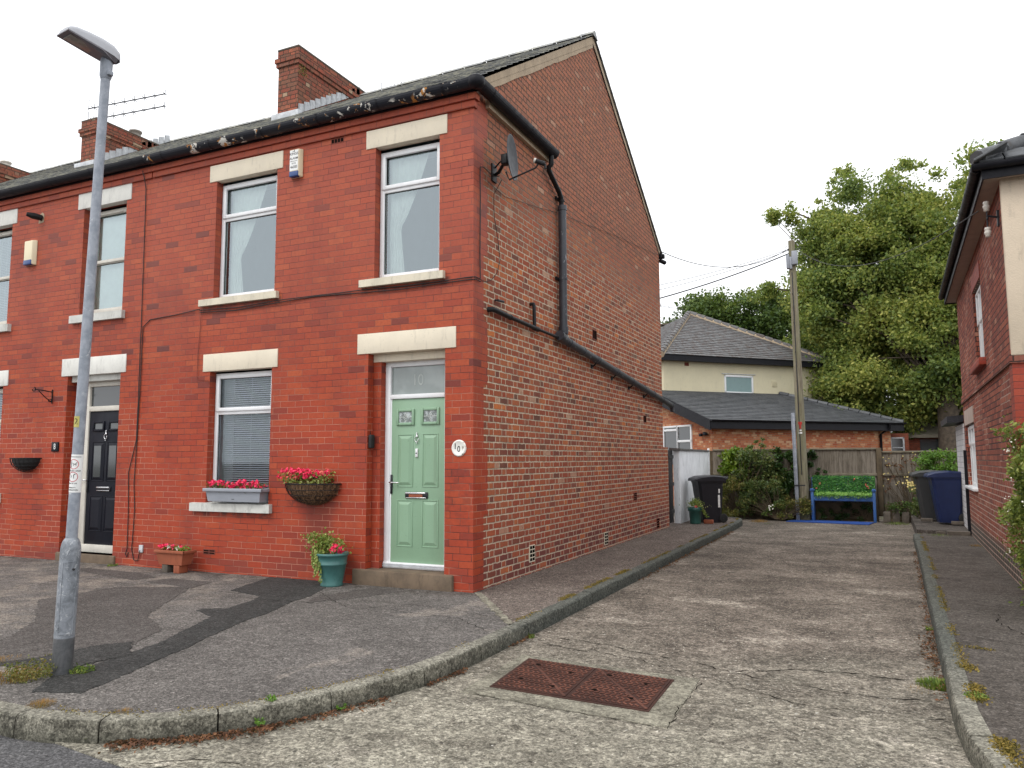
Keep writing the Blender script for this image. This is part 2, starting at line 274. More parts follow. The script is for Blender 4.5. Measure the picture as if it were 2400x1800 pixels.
# ------------------------------------------------------------ ground materials
a=N('lane_concrete'); o=a.obj(); xyz=a.sep(o)
big=a.noise(.5,5,.65); mid=a.noise(2.6,6,.7,w=.4); n14=a.noise(13,4,.7); fine=a.noise(34,4,.7); st=a.noise(1,6,.7,co=a.scl(o,.9,1.25,1)); mic=a.noise(75,3,.6)
tt=a.M('ADD',a.M('ADD',a.M('MULTIPLY',mid,.34),a.M('MULTIPLY',n14,.33)),a.M('MULTIPLY',fine,.33))
near=a.ramp(a.M('ADD',xyz[1],a.M('MULTIPLY',a.M('SUBTRACT',big,.5),6)),-4.4,.6,1,0)
worn=a.mix(a.ramp(a.M('ADD',a.M('MULTIPLY',tt,.75),a.M('MULTIPLY',mic,.25)),.40,.59),(.095,.085,.066),(.37,.345,.275))
dull=a.mix(a.ramp(a.M('ADD',a.M('MULTIPLY',st,.4),a.M('MULTIPLY',tt,.6)),.41,.60),(.075,.060,.048),(.25,.208,.170))
c=a.mix(near,dull,worn)
c=a.mix(a.M('MULTIPLY',a.ramp(a.noise(.8,5,.65,co=a.scl(o,1,1.2,1)),.50,.64),.45),c,a.mix(.6,c,(.06,.047,.038)))
c=a.mix(a.M('MULTIPLY',a.ramp(st,.55,.66),a.ramp(n14,.45,.6,.1,.75)),c,(.43,.385,.32))
c=a.mix(a.M('MULTIPLY',a.ramp(a.noise(5,6,.85,w=.8),.57,.63),.7),c,(.055,.046,.036))
c=a.mix(a.ramp(fine,.56,.68,0,.75),c,(.06,.052,.042)); c=a.mix(a.ramp(fine,.43,.33,0,.4),c,(.48,.44,.36))
c=a.mix(a.ramp(mic,.55,.66,0,.7),c,(.05,.044,.036)); c=a.mix(a.ramp(mic,.43,.34,0,.38),c,(.56,.52,.44))
sp=a.vor(30); c=a.mix(a.M('MULTIPLY',a.ramp(sp,.13,.2,1,0),a.ramp(a.noise(4,3),.5,.6,0,.8)),c,(.60,.57,.48))
c=a.mix(a.M('MULTIPLY',a.ramp(a.vor(9),.07,.11,1,0),a.ramp(a.noise(3,3),.52,.6,0,.9)),c,(.05,.045,.04))
c=a.grain(a.grain(c,42,.62,1.36),85,.6,1.4)
h=a.M('ADD',a.M('MULTIPLY',fine,.7),a.M('ADD',a.M('MULTIPLY',mic,.4),a.M('MULTIPLY',n14,.5)))
MT['lane_concrete']=a.pbr(c,.93,0,a.bump(h,1,.014),.2)
a=N('cover_surround'); f=a.noise(5,6,.7); g=a.noise(80,4,.7); c=a.grain(a.mix(a.ramp(a.M('ADD',a.M('MULTIPLY',f,.6),a.M('MULTIPLY',g,.4)),.38,.6),(.11,.10,.078),(.28,.262,.205)),50,.65,1.35); MT['cover_surround']=a.pbr(c,.95,0,a.bump(g,.6,.006),.2)
def asphalt(name,c0,c1,spk,patch=None,spa=.5,grit=.5):
    a=N(name); o=a.obj(); f=a.noise(1.4,6,.7); g=a.noise(60,4,.8); v=a.vor(80); k=a.noise(9,5,.7)
    c=a.mix(a.ramp(a.M('ADD',a.M('MULTIPLY',f,.5),a.M('MULTIPLY',k,.5)),.38,.62),c0,c1)
    c=a.mix(a.ramp(g,.42,.66,0,grit),c,tuple(x*.35 for x in c0))
    c=a.mix(a.M('MULTIPLY',a.ramp(v,.12,.24,1,0),spa),c,spk)
    if patch: c=a.mix(a.M('MULTIPLY',a.ramp(a.noise(.7,6,.75,w=.6),.56,.62),.7),c,patch)
    c=a.mix(a.M('MULTIPLY',a.ramp(a.noise(6,7,.85,w=1.2),.64,.68),.6),c,tuple(x*.3 for x in c0))
    c=a.mix(a.ramp(a.noise(30,3,.6),.42,.32,0,.4),c,spk)
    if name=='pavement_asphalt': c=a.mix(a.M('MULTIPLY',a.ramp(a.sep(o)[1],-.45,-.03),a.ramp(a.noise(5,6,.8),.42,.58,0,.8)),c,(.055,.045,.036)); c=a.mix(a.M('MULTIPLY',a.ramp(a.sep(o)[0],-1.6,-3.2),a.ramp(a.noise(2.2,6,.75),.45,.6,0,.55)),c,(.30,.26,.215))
    c=a.grain(a.grain(c,55,.72,1.28),110,.6,1.4)
    MT[name]=a.pbr(c,.93,0,a.bump(a.M('ADD',g,a.M('MULTIPLY',v,.5)),.9,.01),.25)
asphalt('pavement_asphalt',(.118,.108,.099),(.185,.170,.156),(.36,.33,.30),(.25,.22,.19),.55,.7)
asphalt('patch_asphalt',(.040,.040,.038),(.060,.059,.056),(.13,.125,.12),None,.35)
asphalt('patch_old',(.088,.079,.072),(.125,.113,.104),(.17,.16,.15),None,.4)
asphalt('road_asphalt',(.085,.083,.085),(.12,.117,.118),(.26,.25,.24),None,.45)
asphalt('side_path',(.11,.085,.072),(.20,.165,.14),(.58,.50,.43),(.075,.06,.05),.9,.7)
asphalt('right_path',(.078,.066,.056),(.13,.112,.097),(.22,.2,.18),(.05,.042,.036),.4)
asphalt('earth',(.05,.045,.03),(.10,.085,.055),(.14,.12,.09),(.06,.08,.03))
a=N('kerb_stone'); o=a.obj(); z=a.sep(o)[2]; f=a.noise(5,6,.75); g=a.noise(60,4,.75); v=a.vor(90)
c=a.mix(a.ramp(a.M('ADD',a.M('MULTIPLY',f,.55),a.M('MULTIPLY',g,.45)),.38,.62),(.06,.056,.044),(.27,.255,.205))
c=a.mix(a.ramp(v,.1,.2,.5,0),c,(.42,.40,.34)); c=a.mix(a.ramp(a.noise(28,4,.7),.52,.62,0,.6),c,(.045,.042,.034)); c=a.mix(a.ramp(z,-.030,-.016,0,.35),c,(.36,.34,.28)); c=a.mix(a.ramp(z,-.13,-.05,.55,0),c,(.05,.05,.038))
y=a.sep(o)[1]; c=a.mix(a.ramp(y,-2.6,-.4,0,.78),c,a.mix(a.ramp(g,.4,.6),(.035,.042,.038),(.10,.108,.098)))
c=a.mix(a.ramp(g,.55,.7,0,.6),c,(.04,.04,.034)); c=a.grain(a.grain(c,60,.65,1.35),120,.65,1.35); MT['kerb_stone']=a.pbr(c,.95,0,a.bump(a.M('ADD',g,f),.8,.008),.2)
a=N('wood_fence'); o=a.obj(); r=a.island(); f=a.noise(4,6,.75,co=a.scl(o,9,9,.7)); c=a.mix(r,(.18,.155,.122),(.29,.255,.21)); c=a.mix(a.ramp(f,.42,.66,0,.7),c,(.06,.048,.036)); c=a.mix(a.ramp(a.sep(o)[2],.2,.7,.45,0),c,(.06,.055,.04)); MT['wood_fence']=a.pbr(c,.95,0,a.bump(f,.5,.006),.2)
a=N('fence_trim'); f=a.noise(5,6,.75,co=a.scl(a.obj(),1,5,9)); c=a.mix(a.ramp(f,.35,.65),(.14,.12,.085),(.27,.24,.18)); MT['fence_trim']=a.pbr(c,.95,0,a.bump(f,.4,.005),.2)
a=N('pole_wood'); f=a.noise(3,6,.75,co=a.scl(a.obj(),12,12,.5)); c=a.mix(a.ramp(f,.38,.62),(.15,.125,.085),(.30,.27,.20)); c=a.mix(a.ramp(a.noise(2),.4,.6,0,.5),c,(.22,.22,.13)); MT['pole_wood']=a.pbr(c,.95,0,a.bump(f,.6,.008),.2)
a=N('rusty_iron'); f=a.noise(6,6,.7); g=a.noise(55,4,.7); c=a.mix(a.ramp(f,.38,.64),(.10,.040,.028),(.19,.075,.050)); c=a.mix(a.ramp(g,.50,.66,0,.6),c,(.045,.024,.018)); c=a.mix(a.ramp(a.sep(a.obj())[2],-.1262,-.1235,.75,0),c,(.03,.015,.012)); MT['rusty_iron']=a.pbr(c,.85,.15,a.bump(g,.4,.003),.3)
a=N('dark_hole'); MT['dark_hole']=a.pbr((.01,.009,.008),1,0,None,0)
a=N('number_disc'); f=a.noise(28,4,.6); p=a.sep(a.obj()); k=a.M('MULTIPLY',a.ramp(f,.50,.56),a.ramp(p[0],.038,.046)); c=a.mix(a.M('MULTIPLY',k,.7),(.80,.79,.74),(.17,.13,.09)); MT['number_disc']=a.pbr(c,.25)
a=N('planks_white'); MT['planks_white']=a.pbr((.6,.6,.6),.7)
# ------------------------------------------------------------ mesh builder
class MB:
    def __init__(s): s.v=[]; s.f=[]; s.mi=[]; s.sm=[]
    def add(s,vs,fs,mi=0,sm=False):
        o=len(s.v); s.v+= [tuple(v) for v in vs]
        for f in fs: s.f.append(tuple(o+i for i in f)); s.mi.append(mi); s.sm.append(sm)
        return s
    def quad(s,a,b,c,d,mi=0): return s.add([a,b,c,d],[(0,1,2,3)],mi)
    def box(s,x0,x1,y0,y1,z0,z1,mi=0,M_=None):
        v=[(x,y,z) for z in(z0,z1) for y in(y0,y1) for x in(x0,x1)]
        if M_ is not None: v=[M_@Vector(p) for p in v]
        return s.add(v,[(0,2,3,1),(4,5,7,6),(0,1,5,4),(2,6,7,3),(0,4,6,2),(1,3,7,5)],mi)
    def bev(s,x0,x1,y0,y1,z0,z1,b,mi=0,M_=None):
        "box with chamfered edges"
        bm=bmesh.new(); r=bmesh.ops.create_cube(bm,size=1)
        for v in bm.verts: v.co=Vector(((x0+x1)/2+v.co.x*(x1-x0),(y0+y1)/2+v.co.y*(y1-y0),(z0+z1)/2+v.co.z*(z1-z0)))
        bmesh.ops.bevel(bm,geom=bm.edges[:],offset=b,segments=2,affect='EDGES',profile=.5)
        return s.frombm(bm,mi,M_,True)
    def frombm(s,bm,mi=0,M_=None,sm=False):
        bm.verts.index_update(); vs=[(M_@v.co if M_ is not None else v.co.copy()) for v in bm.verts]; fs=[[v.index for v in f.verts] for f in bm.faces]; bm.free(); return s.add(vs,fs,mi,sm)
    def tube(s,pts,r,n=8,mi=0,cap=True,sm=True):
        pts=[Vector(p) for p in pts]; rs=r if isinstance(r,(list,tuple)) else [r]*len(pts); ring=[]; vs=[]; prev=None
        for i,p in enumerate(pts):
            t=(pts[min(i+1,len(pts)-1)]-pts[max(i-1,0)]); t=t.normalized() if t.length>1e-9 else Vector((0,0,1))
            if prev is None: ref=Vector((0,0,1)) if abs(t.z)<.9 else Vector((1,0,0)); a_=t.cross(ref).normalized()
            else: a_=(prev-t*prev.dot(t)).normalized()
            prev=a_; b_=t.cross(a_)
            for k in range(n): q=2*math.pi*k/n; vs.append(p+(a_*math.cos(q)+b_*math.sin(q))*rs[i])
        fs=[(i*n+k,i*n+(k+1)%n,(i+1)*n+(k+1)%n,(i+1)*n+k) for i in range(len(pts)-1) for k in range(n)]
        s.add(vs,fs,mi,sm)
        if cap: s.add(vs[:n],[tuple(reversed(range(n)))],mi); s.add(vs[-n:],[tuple(range(n))],mi)
        return s
    def lathe(s,prof,c=(0,0,0),n=24,mi=0,axis=None,a0=0,a1=360,sm=True):
        full=a1-a0>=360; k=n if full else n+1; vs=[]
        for (r,z) in prof:
            for i in range(k):
                q=R(a0+(a1-a0)*i/n); vs.append(Vector((r*math.cos(q),r*math.sin(q),z)))
        if axis is not None: vs=[axis@v for v in vs]
        vs=[v+Vector(c) for v in vs]; fs=[]
        for j in range(len(prof)-1):
            for i in range(n): i2=(i+1)%k; fs.append((j*k+i,j*k+i2,(j+1)*k+i2,(j+1)*k+i))
        return s.add(vs,fs,mi,sm)
    def prism(s,poly,z0,z1,mi=0):
        n=len(poly); vs=[(x,y,z0) for x,y in poly]+[(x,y,z1) for x,y in poly]
        return s.add(vs,[tuple(reversed(range(n))),tuple(range(n,2*n))]+[(i,(i+1)%n,n+(i+1)%n,n+i) for i in range(n)],mi)
    def build(s,name,mats,parent=None,uv=False,fixn=False):
        me=bpy.data.meshes.new(name); me.from_pydata(s.v,[],s.f)
        mats=mats if isinstance(mats,(list,tuple)) else [mats]
        for q in mats: me.materials.append(MT[q])
        me.polygons.foreach_set('material_index',s.mi); me.polygons.foreach_set('use_smooth',s.sm)
        if fixn:
            bm=bmesh.new(); bm.from_mesh(me); bmesh.ops.remove_doubles(bm,verts=bm.verts,dist=1e-5); bmesh.ops.recalc_face_normals(bm,faces=bm.faces); bm.to_mesh(me); bm.free()
        if uv:
            l=me.uv_layers.new(name='UVMap')
            for p in me.polygons:
                n=p.normal
                if abs(n.z)>.92: t=Vector((1,0,0)); q=Vector((0,1,0))
                else:
                    t=Vector((-n.y,n.x,0)).normalized()
                    if (t.x if abs(t.x)>=abs(t.y) else t.y)<0: t=-t
                    q=n.cross(t); q=q if q.z>0 else -q
                for li in p.loop_indices:
                    co=me.vertices[me.loops[li].vertex_index].co; l.data[li].uv=(co.dot(t),co.dot(q))
        o=bpy.data.objects.new(name,me); COL.objects.link(o)
        if parent is not None: o.parent=parent
        return o
def tag(o,label=None,cat=None,group=None,kind=None):
    if label: o['label']=label
    if cat: o['category']=cat
    if group: o['group']=group
    if kind: o['kind']=kind
    return o
def thing(name,label,cat,loc=(0,0,0),rz=0,group=None):
    o=bpy.data.objects.new(name,None); COL.objects.link(o); o.location=loc; o.rotation_euler=(0,0,rz); o.empty_display_size=.2; return tag(o,label,cat,group)
def struct(name,loc=(0,0,0),rz=0):
    o=bpy.data.objects.new(name,None); COL.objects.link(o); o.location=loc; o.rotation_euler=(0,0,rz); o['kind']='structure'; return o
def text_mb(mb,txt,size,M_,depth=.001,mi=0,align='CENTER',sx=1,bend=None,bold=0):
    cu=bpy.data.curves.new('t','FONT'); cu.body=txt; cu.size=size; cu.extrude=depth; cu.align_x=align; cu.align_y='CENTER'; cu.offset=bold*size
    ob=bpy.data.objects.new('t',cu); COL.objects.link(ob); dg=bpy.context.evaluated_depsgraph_get(); me=bpy.data.meshes.new_from_object(ob.evaluated_get(dg))
    vs=[]
    for v in me.vertices:
        p=Vector((v.co.x*sx,v.co.y,v.co.z))
        vs.append(bend(p) if bend else M_@p)
    mb.add(vs,[tuple(p.vertices) for p in me.polygons],mi); bpy.data.objects.remove(ob); bpy.data.curves.remove(cu); bpy.data.meshes.remove(me)
FACE_Y=Matrix(((1,0,0,0),(0,0,-1,0),(0,1,0,0),(0,0,0,1)))      # text plane facing -Y
def at(x,y,z): return Matrix.Translation((x,y,z))
def leafq(mb,c,n,sz,asp=.6,fold=.0,mi=0,up=None):
    n=n.normalized(); t=n.cross(up if up is not None else Vector((rnd.uniform(-1,1),rnd.uniform(-1,1),rnd.uniform(-1,1))))
    if t.length<1e-4: t=n.orthogonal()
    t.normalize(); b=n.cross(t); h=sz/2; w_=h*asp
    mb.add([c-t*h,c+b*w_+n*fold*sz,c+t*h,c-b*w_+n*fold*sz],[(0,1,2,3)],mi)
def rdir(zb=0):
    while True:
        v=Vector((rnd.uniform(-1,1),rnd.uniform(-1,1),rnd.uniform(-1,1)))
        if .05<v.length<1: break
    v.normalize(); v.z+=zb; return v.normalized()
def clump(mb,c,rad,n,sz,flat=1,zb=.3,asp=.6,shell=.5,mi=0):
    c=Vector(c)
    for _ in range(n):
        d=rdir(); r=rad*(shell+(1-shell)*rnd.random()) if rnd.random()<.8 else rad*rnd.random()
        p=c+Vector((d.x*r,d.y*r,d.z*r*flat)); leafq(mb,p,rdir(zb),sz*rnd.uniform(.6,1.3),asp,rnd.uniform(0,.15),mi)
# ------------------------------------------------------------ ground, road, lane, pavements
g=MB(); g.quad((-300,-300,-.30),(300,-300,-.30),(300,300,-.30),(-300,300,-.30)); tag(g.build('ground',['earth']),kind='structure')
ZL=-.14; ZP=-.02
g=MB(); g.quad((-40,-60,ZL-.008),(60,-60,ZL-.008),(60,-3.0,ZL-.008),(-40,-3.0,ZL-.008)); tag(g.build('road',['road_asphalt']),kind='structure')
lane=struct('lane')
g=MB(); g.prism([(-6,-4.47),(-.7,-4.50),(-.10,-4.56),(.46,-4.63),(1.2,-4.66),(2.4,-4.64),(4.2,-4.6),(7,-4.6),(7,14.0),(-3,14.0),(-3,8),(-.2,8),(-.2,-3)],ZL-.1,ZL); g.build('lane_surface',['lane_concrete'],lane)
def strip(name,pts,wd,z,mat,parent,jit=.008,sub=.035):
    mb=MB(); P=[]
    for i in range(len(pts)-1):
        p0=Vector((*pts[i],0)); p1=Vector((*pts[i+1],0)); n=max(1,int((p1-p0).length/sub))
        for k in range(n): P.append(p0.lerp(p1,k/n))
    P.append(Vector((*pts[-1],0)))
    L_=[];R_=[]; ph=rnd.uniform(0,50); wob=min(.05,wd*3)
    for i,p in enumerate(P):
        t=(P[min(i+1,len(P)-1)]-P[max(i-1,0)]).normalized(); nn=Vector((-t.y,t.x,0)); s_=i*sub; j=rnd.uniform(-jit,jit)+wob*(math.sin(s_*7+ph)+.7*math.sin(s_*17+ph*2)+.5*math.sin(s_*41+ph))*.6; ww=wd*rnd.uniform(.1,1.5)/2
        L_.append(p+nn*(j+ww)); R_.append(p+nn*(j-ww))
    for i in range(len(P)-1): mb.quad((L_[i].x,L_[i].y,z),(R_[i].x,R_[i].y,z),(R_[i+1].x,R_[i+1].y,z),(L_[i+1].x,L_[i+1].y,z))
    return mb.build(name,[mat],parent)
for pts,wd in [([(1.2,-1.05),(1.8,-1.15),(2.6,-1.42),(3.1,-1.62),(3.7,-1.8),(4.3,-1.75)],.010),([(3.0,-1.55),(3.3,-1.35),(3.9,-1.25),(4.35,-1.3)],.011),([(1.4,-1.35),(2.2,-1.5),(3.0,-1.9),(3.6,-2.2),(4.3,-2.1)],.008),([(.47,-4.62),(.62,-4.5),(.70,-4.42),(1.0,-4.36)],.006),([(.60,-4.62),(.66,-4.50)],.008),([(2.81,-1.95),(2.83,-2.95)],.006),([(1.45,-2.82),(2.83,-2.95)],.006),([(1.3,5.2),(2.7,5.0),(4.45,5.3)],.012)]:
    strip('crack',pts,wd,ZL+.004,'dark_hole',lane)
# cast iron twin cover flush in the concrete
pc=[(1.483,-1.858),(2.635,-1.973),(2.651,-2.699),(1.543,-2.634)]
cov=thing('access_cover','rusty iron twin access cover with a herringbone tread set in the concrete lane','access cover',(0,0,0))
cx=sum(p[0] for p in pc)/4; cy=sum(p[1] for p in pc)/4
g=MB(); sp=[(1.38,-1.76),(2.80,-1.86),(2.83,-2.93),(1.40,-2.82)]; g.prism(sp,ZL-.05,ZL+.004); g.build('surround',['cover_surround'],lane)
g=MB(); g.prism([(p[0]+(p[0]-cx)*.015,p[1]+(p[1]-cy)*.03) for p in pc],ZL-.02,ZL+.008); g.build('frame',['rusty_iron'],cov)
def bil(u,v): 
    a_,b_,c_,d_=[Vector((*p,0)) for p in (pc[3],pc[2],pc[1],pc[0])]; return a_.lerp(b_,u).lerp(d_.lerp(c_,u),v)
for h0 in (0,.5):
    g=MB(); q=[bil(h0+.008,.02),bil(h0+.492,.02),bil(h0+.492,.98),bil(h0+.008,.98)]; g.prism([(p.x,p.y) for p in q],ZL+.008,ZL+.013)
    nx,ny=13,15
    for i in range(nx):
        for j in range(ny):
            u=h0+.02+(i+.5)/nx*.46; v=.03+(j+.5)/ny*.94; dd=abs((v-.0)-(1-((u-h0)/.5)*1.0 if False else 0))
            dg=abs(v-(1-(u-h0)*2))
            if dg<.035: continue
            s_=1 if j%2 else -1; e0=bil(u-.013,v-s_*.020); e1=bil(u+.013,v+s_*.020); t=(e1-e0).normalized(); n_=Vector((-t.y,t.x,0))*.0055
            g.prism([((e0-n_).x,(e0-n_).y),((e1-n_).x,(e1-n_).y),((e1+n_).x,(e1+n_).y),((e0+n_).x,(e0+n_).y)],ZL+.0125,ZL+.019)
    pl=g.build('cover_plate',['rusty_iron'],cov)
    for (u,v) in ((.12,.3),(.12,.8),(.36,.22),(.38,.7)):
        k=MB(); p=bil(h0+u,v); k.add([(p.x+math.cos(q)*.022*(1 if abs(math.cos(q))>.1 else 1),p.y+math.sin(q)*.013,ZL+.0195) for q in [i*math.pi/5 for i in range(10)]],[tuple(range(10))]); k.build('key_hole',['dark_hole'],pl)
    k=MB(); e0=bil(h0+.01,.98); e1=bil(h0+.49,.02); t=(e1-e0).normalized(); n_=Vector((-t.y,t.x,0))*.010; k.prism([((e0-n_).x,(e0-n_).y),((e1-n_).x,(e1-n_).y),((e1+n_).x,(e1+n_).y),((e0+n_).x,(e0+n_).y)],ZL+.013,ZL+.0155); k.build('rib',['rusty_iron'],pl)
# pavements
KT=[(-9,-4.60),(-3,-4.595),(-.90,-4.59),(-.49,-4.595),(-.256,-4.567),(.046,-4.472),(.3,-4.32),(.555,-4.107),(.74,-3.83),(.887,-3.518),(1.018,-3.16),(1.117,-2.8),(1.155,-2.45),(1.168,-2.05),(1.172,-1.16),(1.172,-.36),(1.172,.54),(1.17,1.45),(1.17,2.36),(1.168,3.27),(1.168,4.18),(1.165,5.1),(1.165,6.0),(1.165,6.9),(1.165,7.8),(1.16,8.7),(1.16,9.6),(1.16,10.5),(1.14,11.2),(1.05,11.8),(.80,12.15),(.45,12.3),(-.3,12.35)]
def offs(pts,d):
    o=[]
    for i,p in enumerate(pts):
        a_=Vector(pts[max(i-1,0)]); b_=Vector(pts[min(i+1,len(pts)-1)]); t=(b_-a_).normalized(); o.append((p[0]-t.y*d,p[1]+t.x*d))
    return o
KI=offs(KT,.118)
def kerb(parent,T,I,joints):
    for a_,b_ in zip(joints[:-1],joints[1:]):
        mb=MB(); n=b_-a_; dz=rnd.uniform(-.004,.004)
        def sh(P,Q,e):      # pull the ends in 3 mm for the joint
            d_=(Vector(Q)-Vector(P)).normalized(); return (P[0]+d_.x*e,P[1]+d_.y*e)
        ts=[T[i] for i in range(a_,b_+1)]; is_=[I[i] for i in range(a_,b_+1)]
        ts[0]=sh(ts[0],ts[1],.005); is_[0]=sh(is_[0],is_[1],.005); ts[-1]=sh(ts[-1],ts[-2],.005); is_[-1]=sh(is_[-1],is_[-2],.005)
        prof=[(-.004,-.25),(-.002,ZL),(.004,-.065+dz),(.008,-.036+dz),(.015,-.024+dz),(.030,-.018+dz),(1,-.014+dz),(1,-.25)]
        vs=[]
        for t_,i_ in zip(ts,is_):
            t_=Vector(t_); i_=Vector(i_); d_=(i_-t_); L_=d_.length; d_.normalize()
            for (u,z) in prof:
                p=t_+d_*(u if u<.9 else L_); vs.append((p.x+rnd.uniform(-.002,.002),p.y+rnd.uniform(-.002,.002),z+rnd.uniform(-.0015,.0015)))
        m_=len(prof); fs=[(i*m_+k,i*m_+k+1,(i+1)*m_+k+1,(i+1)*m_+k) for i in range(n) for k in range(m_-1)]
        mb.add(vs,fs,0,False); mb.add(vs[:m_],[tuple(range(m_))]); mb.add(vs[-m_:],[tuple(reversed(range(m_)))])
        mb.build('kerb_stone',['kerb_stone'],parent)
kl=struct('kerb'); kerb(kl,KT,KI,[0,1,2,3,5,7,9,11,13]+list(range(14,29))+[30,32])
pav=struct('pavement')
# asphalt footway in front of the houses and speckled strip beside the gable
idx=next(i for i,p in enumerate(KI) if p[1]>-1.3)
g=MB(); poly=KI[:idx]+[(1.054,-1.30),(.50,-.60),(.03,.02),(.03,.2),(-30,.2),(-30,KI[0][1])]; g.prism(poly,-.28,ZP); g.build('footway',['pavement_asphalt'],pav)
g=MB(); poly=[(1.054,-1.30)]+KI[idx:]+[(-.3,9.0),(-.3,.1),(.03,.02),(.50,-.60)]; g.prism(poly,-.28,ZP-.002); g.build('side_strip',['side_path'],pav)
def patch(poly,mat,z=ZP+.004,jit=.012):
    P=[]
    for i,p in enumerate(poly):
        q=poly[(i+1)%len(poly)]; L_=math.dist(p,q); n=max(1,int(L_/.035))
        for k in range(n): P.append((p[0]+(q[0]-p[0])*k/n+rnd.uniform(-jit,jit),p[1]+(q[1]-p[1])*k/n+rnd.uniform(-jit,jit)))
    g=MB(); g.prism(P,z-.01,z); return g.build('patch',[mat],pav)
patch([(-2.80,-.02),(-2.45,-.015),(-2.10,-.015),(-1.70,-.30),(-1.47,-.88),(-1.42,-1.25),(-1.23,-1.75),(-1.17,-2.15),(-.97,-2.75),(-.87,-3.0),(-.72,-3.5),(-.62,-3.8),(-.52,-4.17),(-.82,-4.28),(-1.05,-4.0),(-1.06,-3.65),(-1.17,-3.05),(-1.42,-2.5),(-1.60,-2.1),(-1.95,-1.95),(-1.97,-1.86),(-1.76,-1.75),(-1.84,-1.35),(-1.955,-1.10),(-2.52,-.95)],'patch_asphalt')
patch([(-3.9,-.90),(-3.02,-1.02),(-3.16,-.60),(-3.85,-.60)],'patch_old')
patch([(-5.6,-.60),(-4.15,-.88),(-4.10,-.60),(-4.6,-.42),(-5.7,-.40)],'patch_old')
patch([(-1.25,-1.2),(-.95,-.75),(-.75,-.3),(-.95,-.1),(-1.25,-.35),(-1.4,-.9)],'patch_old',jit=.03)
patch([(-2.2,-2.3),(-3.0,-1.1),(-3.1,-.99),(-3.9,-1.3),(-3.9,-2.2),(-2.9,-2.9),(-2.4,-3.5),(-1.9,-3.9),(-1.45,-3.95),(-1.25,-3.3),(-1.55,-2.7)],'patch_old',jit=.02)
patch([(-1.75,-4.0),(-1.15,-3.9),(-1.05,-3.4),(-1.4,-3.1),(-1.55,-3.3),(-1.6,-3.7)],'patch_asphalt',z=ZP+.007,jit=.02)
patch([(.03,.0),(.5,-.63),(1.05,-1.33),(1.05,-1.22),(.54,-.54),(.10,.02)],'cover_surround',z=ZP+.005,jit=.016)
for pts in ([(-3.0,-1.25),(-1.9,-1.25),(-.6,-1.15),(.5,-1.25),(1.0,-1.6)],[(-1.4,-.95),(-.3,-.85),(.3,-.9),(.72,-1.05)],[(-5.5,-.95),(-4,-1.1),(-2.2,-1.05)],[(-1.6,-.62),(-.75,-1.22),(-.4,-1.25)]): strip('crack',pts,.006,ZP+.006,'dark_hole',pav)
# right-hand footway and kerb (turns the corner to the right at the mouth of the lane)
KR=[(4.585,9.15),(4.56,8.0),(4.545,7.1),(4.53,6.2),(4.51,5.3),(4.49,4.4),(4.465,3.5),(4.445,2.6),(4.42,1.7),(4.40,.8),(4.38,-.1),(4.36,-1.0),(4.343,-1.75),(4.335,-2.3),(4.35,-2.75),(4.42,-3.2),(4.56,-3.6),(4.80,-3.95),(5.15,-4.2),(5.6,-4.32),(7,-4.36)]
KRI=offs(KR,.12); kr=struct('kerb'); kerb(kr,KR,KRI,list(range(0,13))+[14,16,18,20])
g=MB(); g.prism(KRI+[(30,-4.3),(30,9.2),(5.5,9.6),(4.72,9.3)],-.28,ZP); pr=g.build('footway',['right_path'],pav)
for pts in ([(4.6,1.5),(4.9,1.35),(5.3,1.45)],[(4.55,-.2),(4.95,-.35),(5.4,-.15)],[(4.95,.9),(4.9,.4),(5.05,-.1)],[(4.6,3.9),(5.0,3.8),(5.4,3.95)]): strip('crack',pts,.009,ZP+.006,'dark_hole',pav)
g=MB(); g.prism([(4.66,9.35),(4.9,9.25),(5.3,9.3),(5.62,9.28),(5.62,13.9),(4.72,13.9),(4.68,11)],-.2,.045); g.build('slab',['right_path'],pav)
g=MB(); g.box(5.15,5.52,9.05,9.27,-.05,.05); g.box(4.98,5.12,9.14,9.28,-.05,.03); g.build('rubble',['stone_block'],pav)
# ------------------------------------------------------------ terraced houses
def wall_open(mb,x0,x1,z0,z1,ops,y=0,dep=.11,mi=0):
    "facade in the plane y with real openings and reveals going back dep"
    xs=sorted({x0,x1,*[o[0] for o in ops],*[o[1] for o in ops]}); zs=sorted({z0,z1,*[o[2] for o in ops],*[o[3] for o in ops]})
    for i in range(len(xs)-1):
        for j in range(len(zs)-1):
            cx_=(xs[i]+xs[i+1])/2; cz_=(zs[j]+zs[j+1])/2
            if any(o[0]<cx_<o[1] and o[2]<cz_<o[3] for o in ops): continue
            if xs[i]<x0-1e-6 or xs[i+1]>x1+1e-6: continue
            mb.quad((xs[i],y,zs[j]),(xs[i+1],y,zs[j]),(xs[i+1],y,zs[j+1]),(xs[i],y,zs[j+1]),mi)
    for o in ops:
        a,b,c,d=o; e=y+dep
        mb.quad((a,y,c),(a,e,c),(a,e,d),(a,y,d),mi); mb.quad((b,e,c),(b,y,c),(b,y,d),(b,e,d),mi)
        mb.quad((a,e,d),(b,e,d),(b,y,d),(a,y,d),mi); mb.quad((a,y,c),(b,y,c),(b,e,c),(a,e,c),mi)
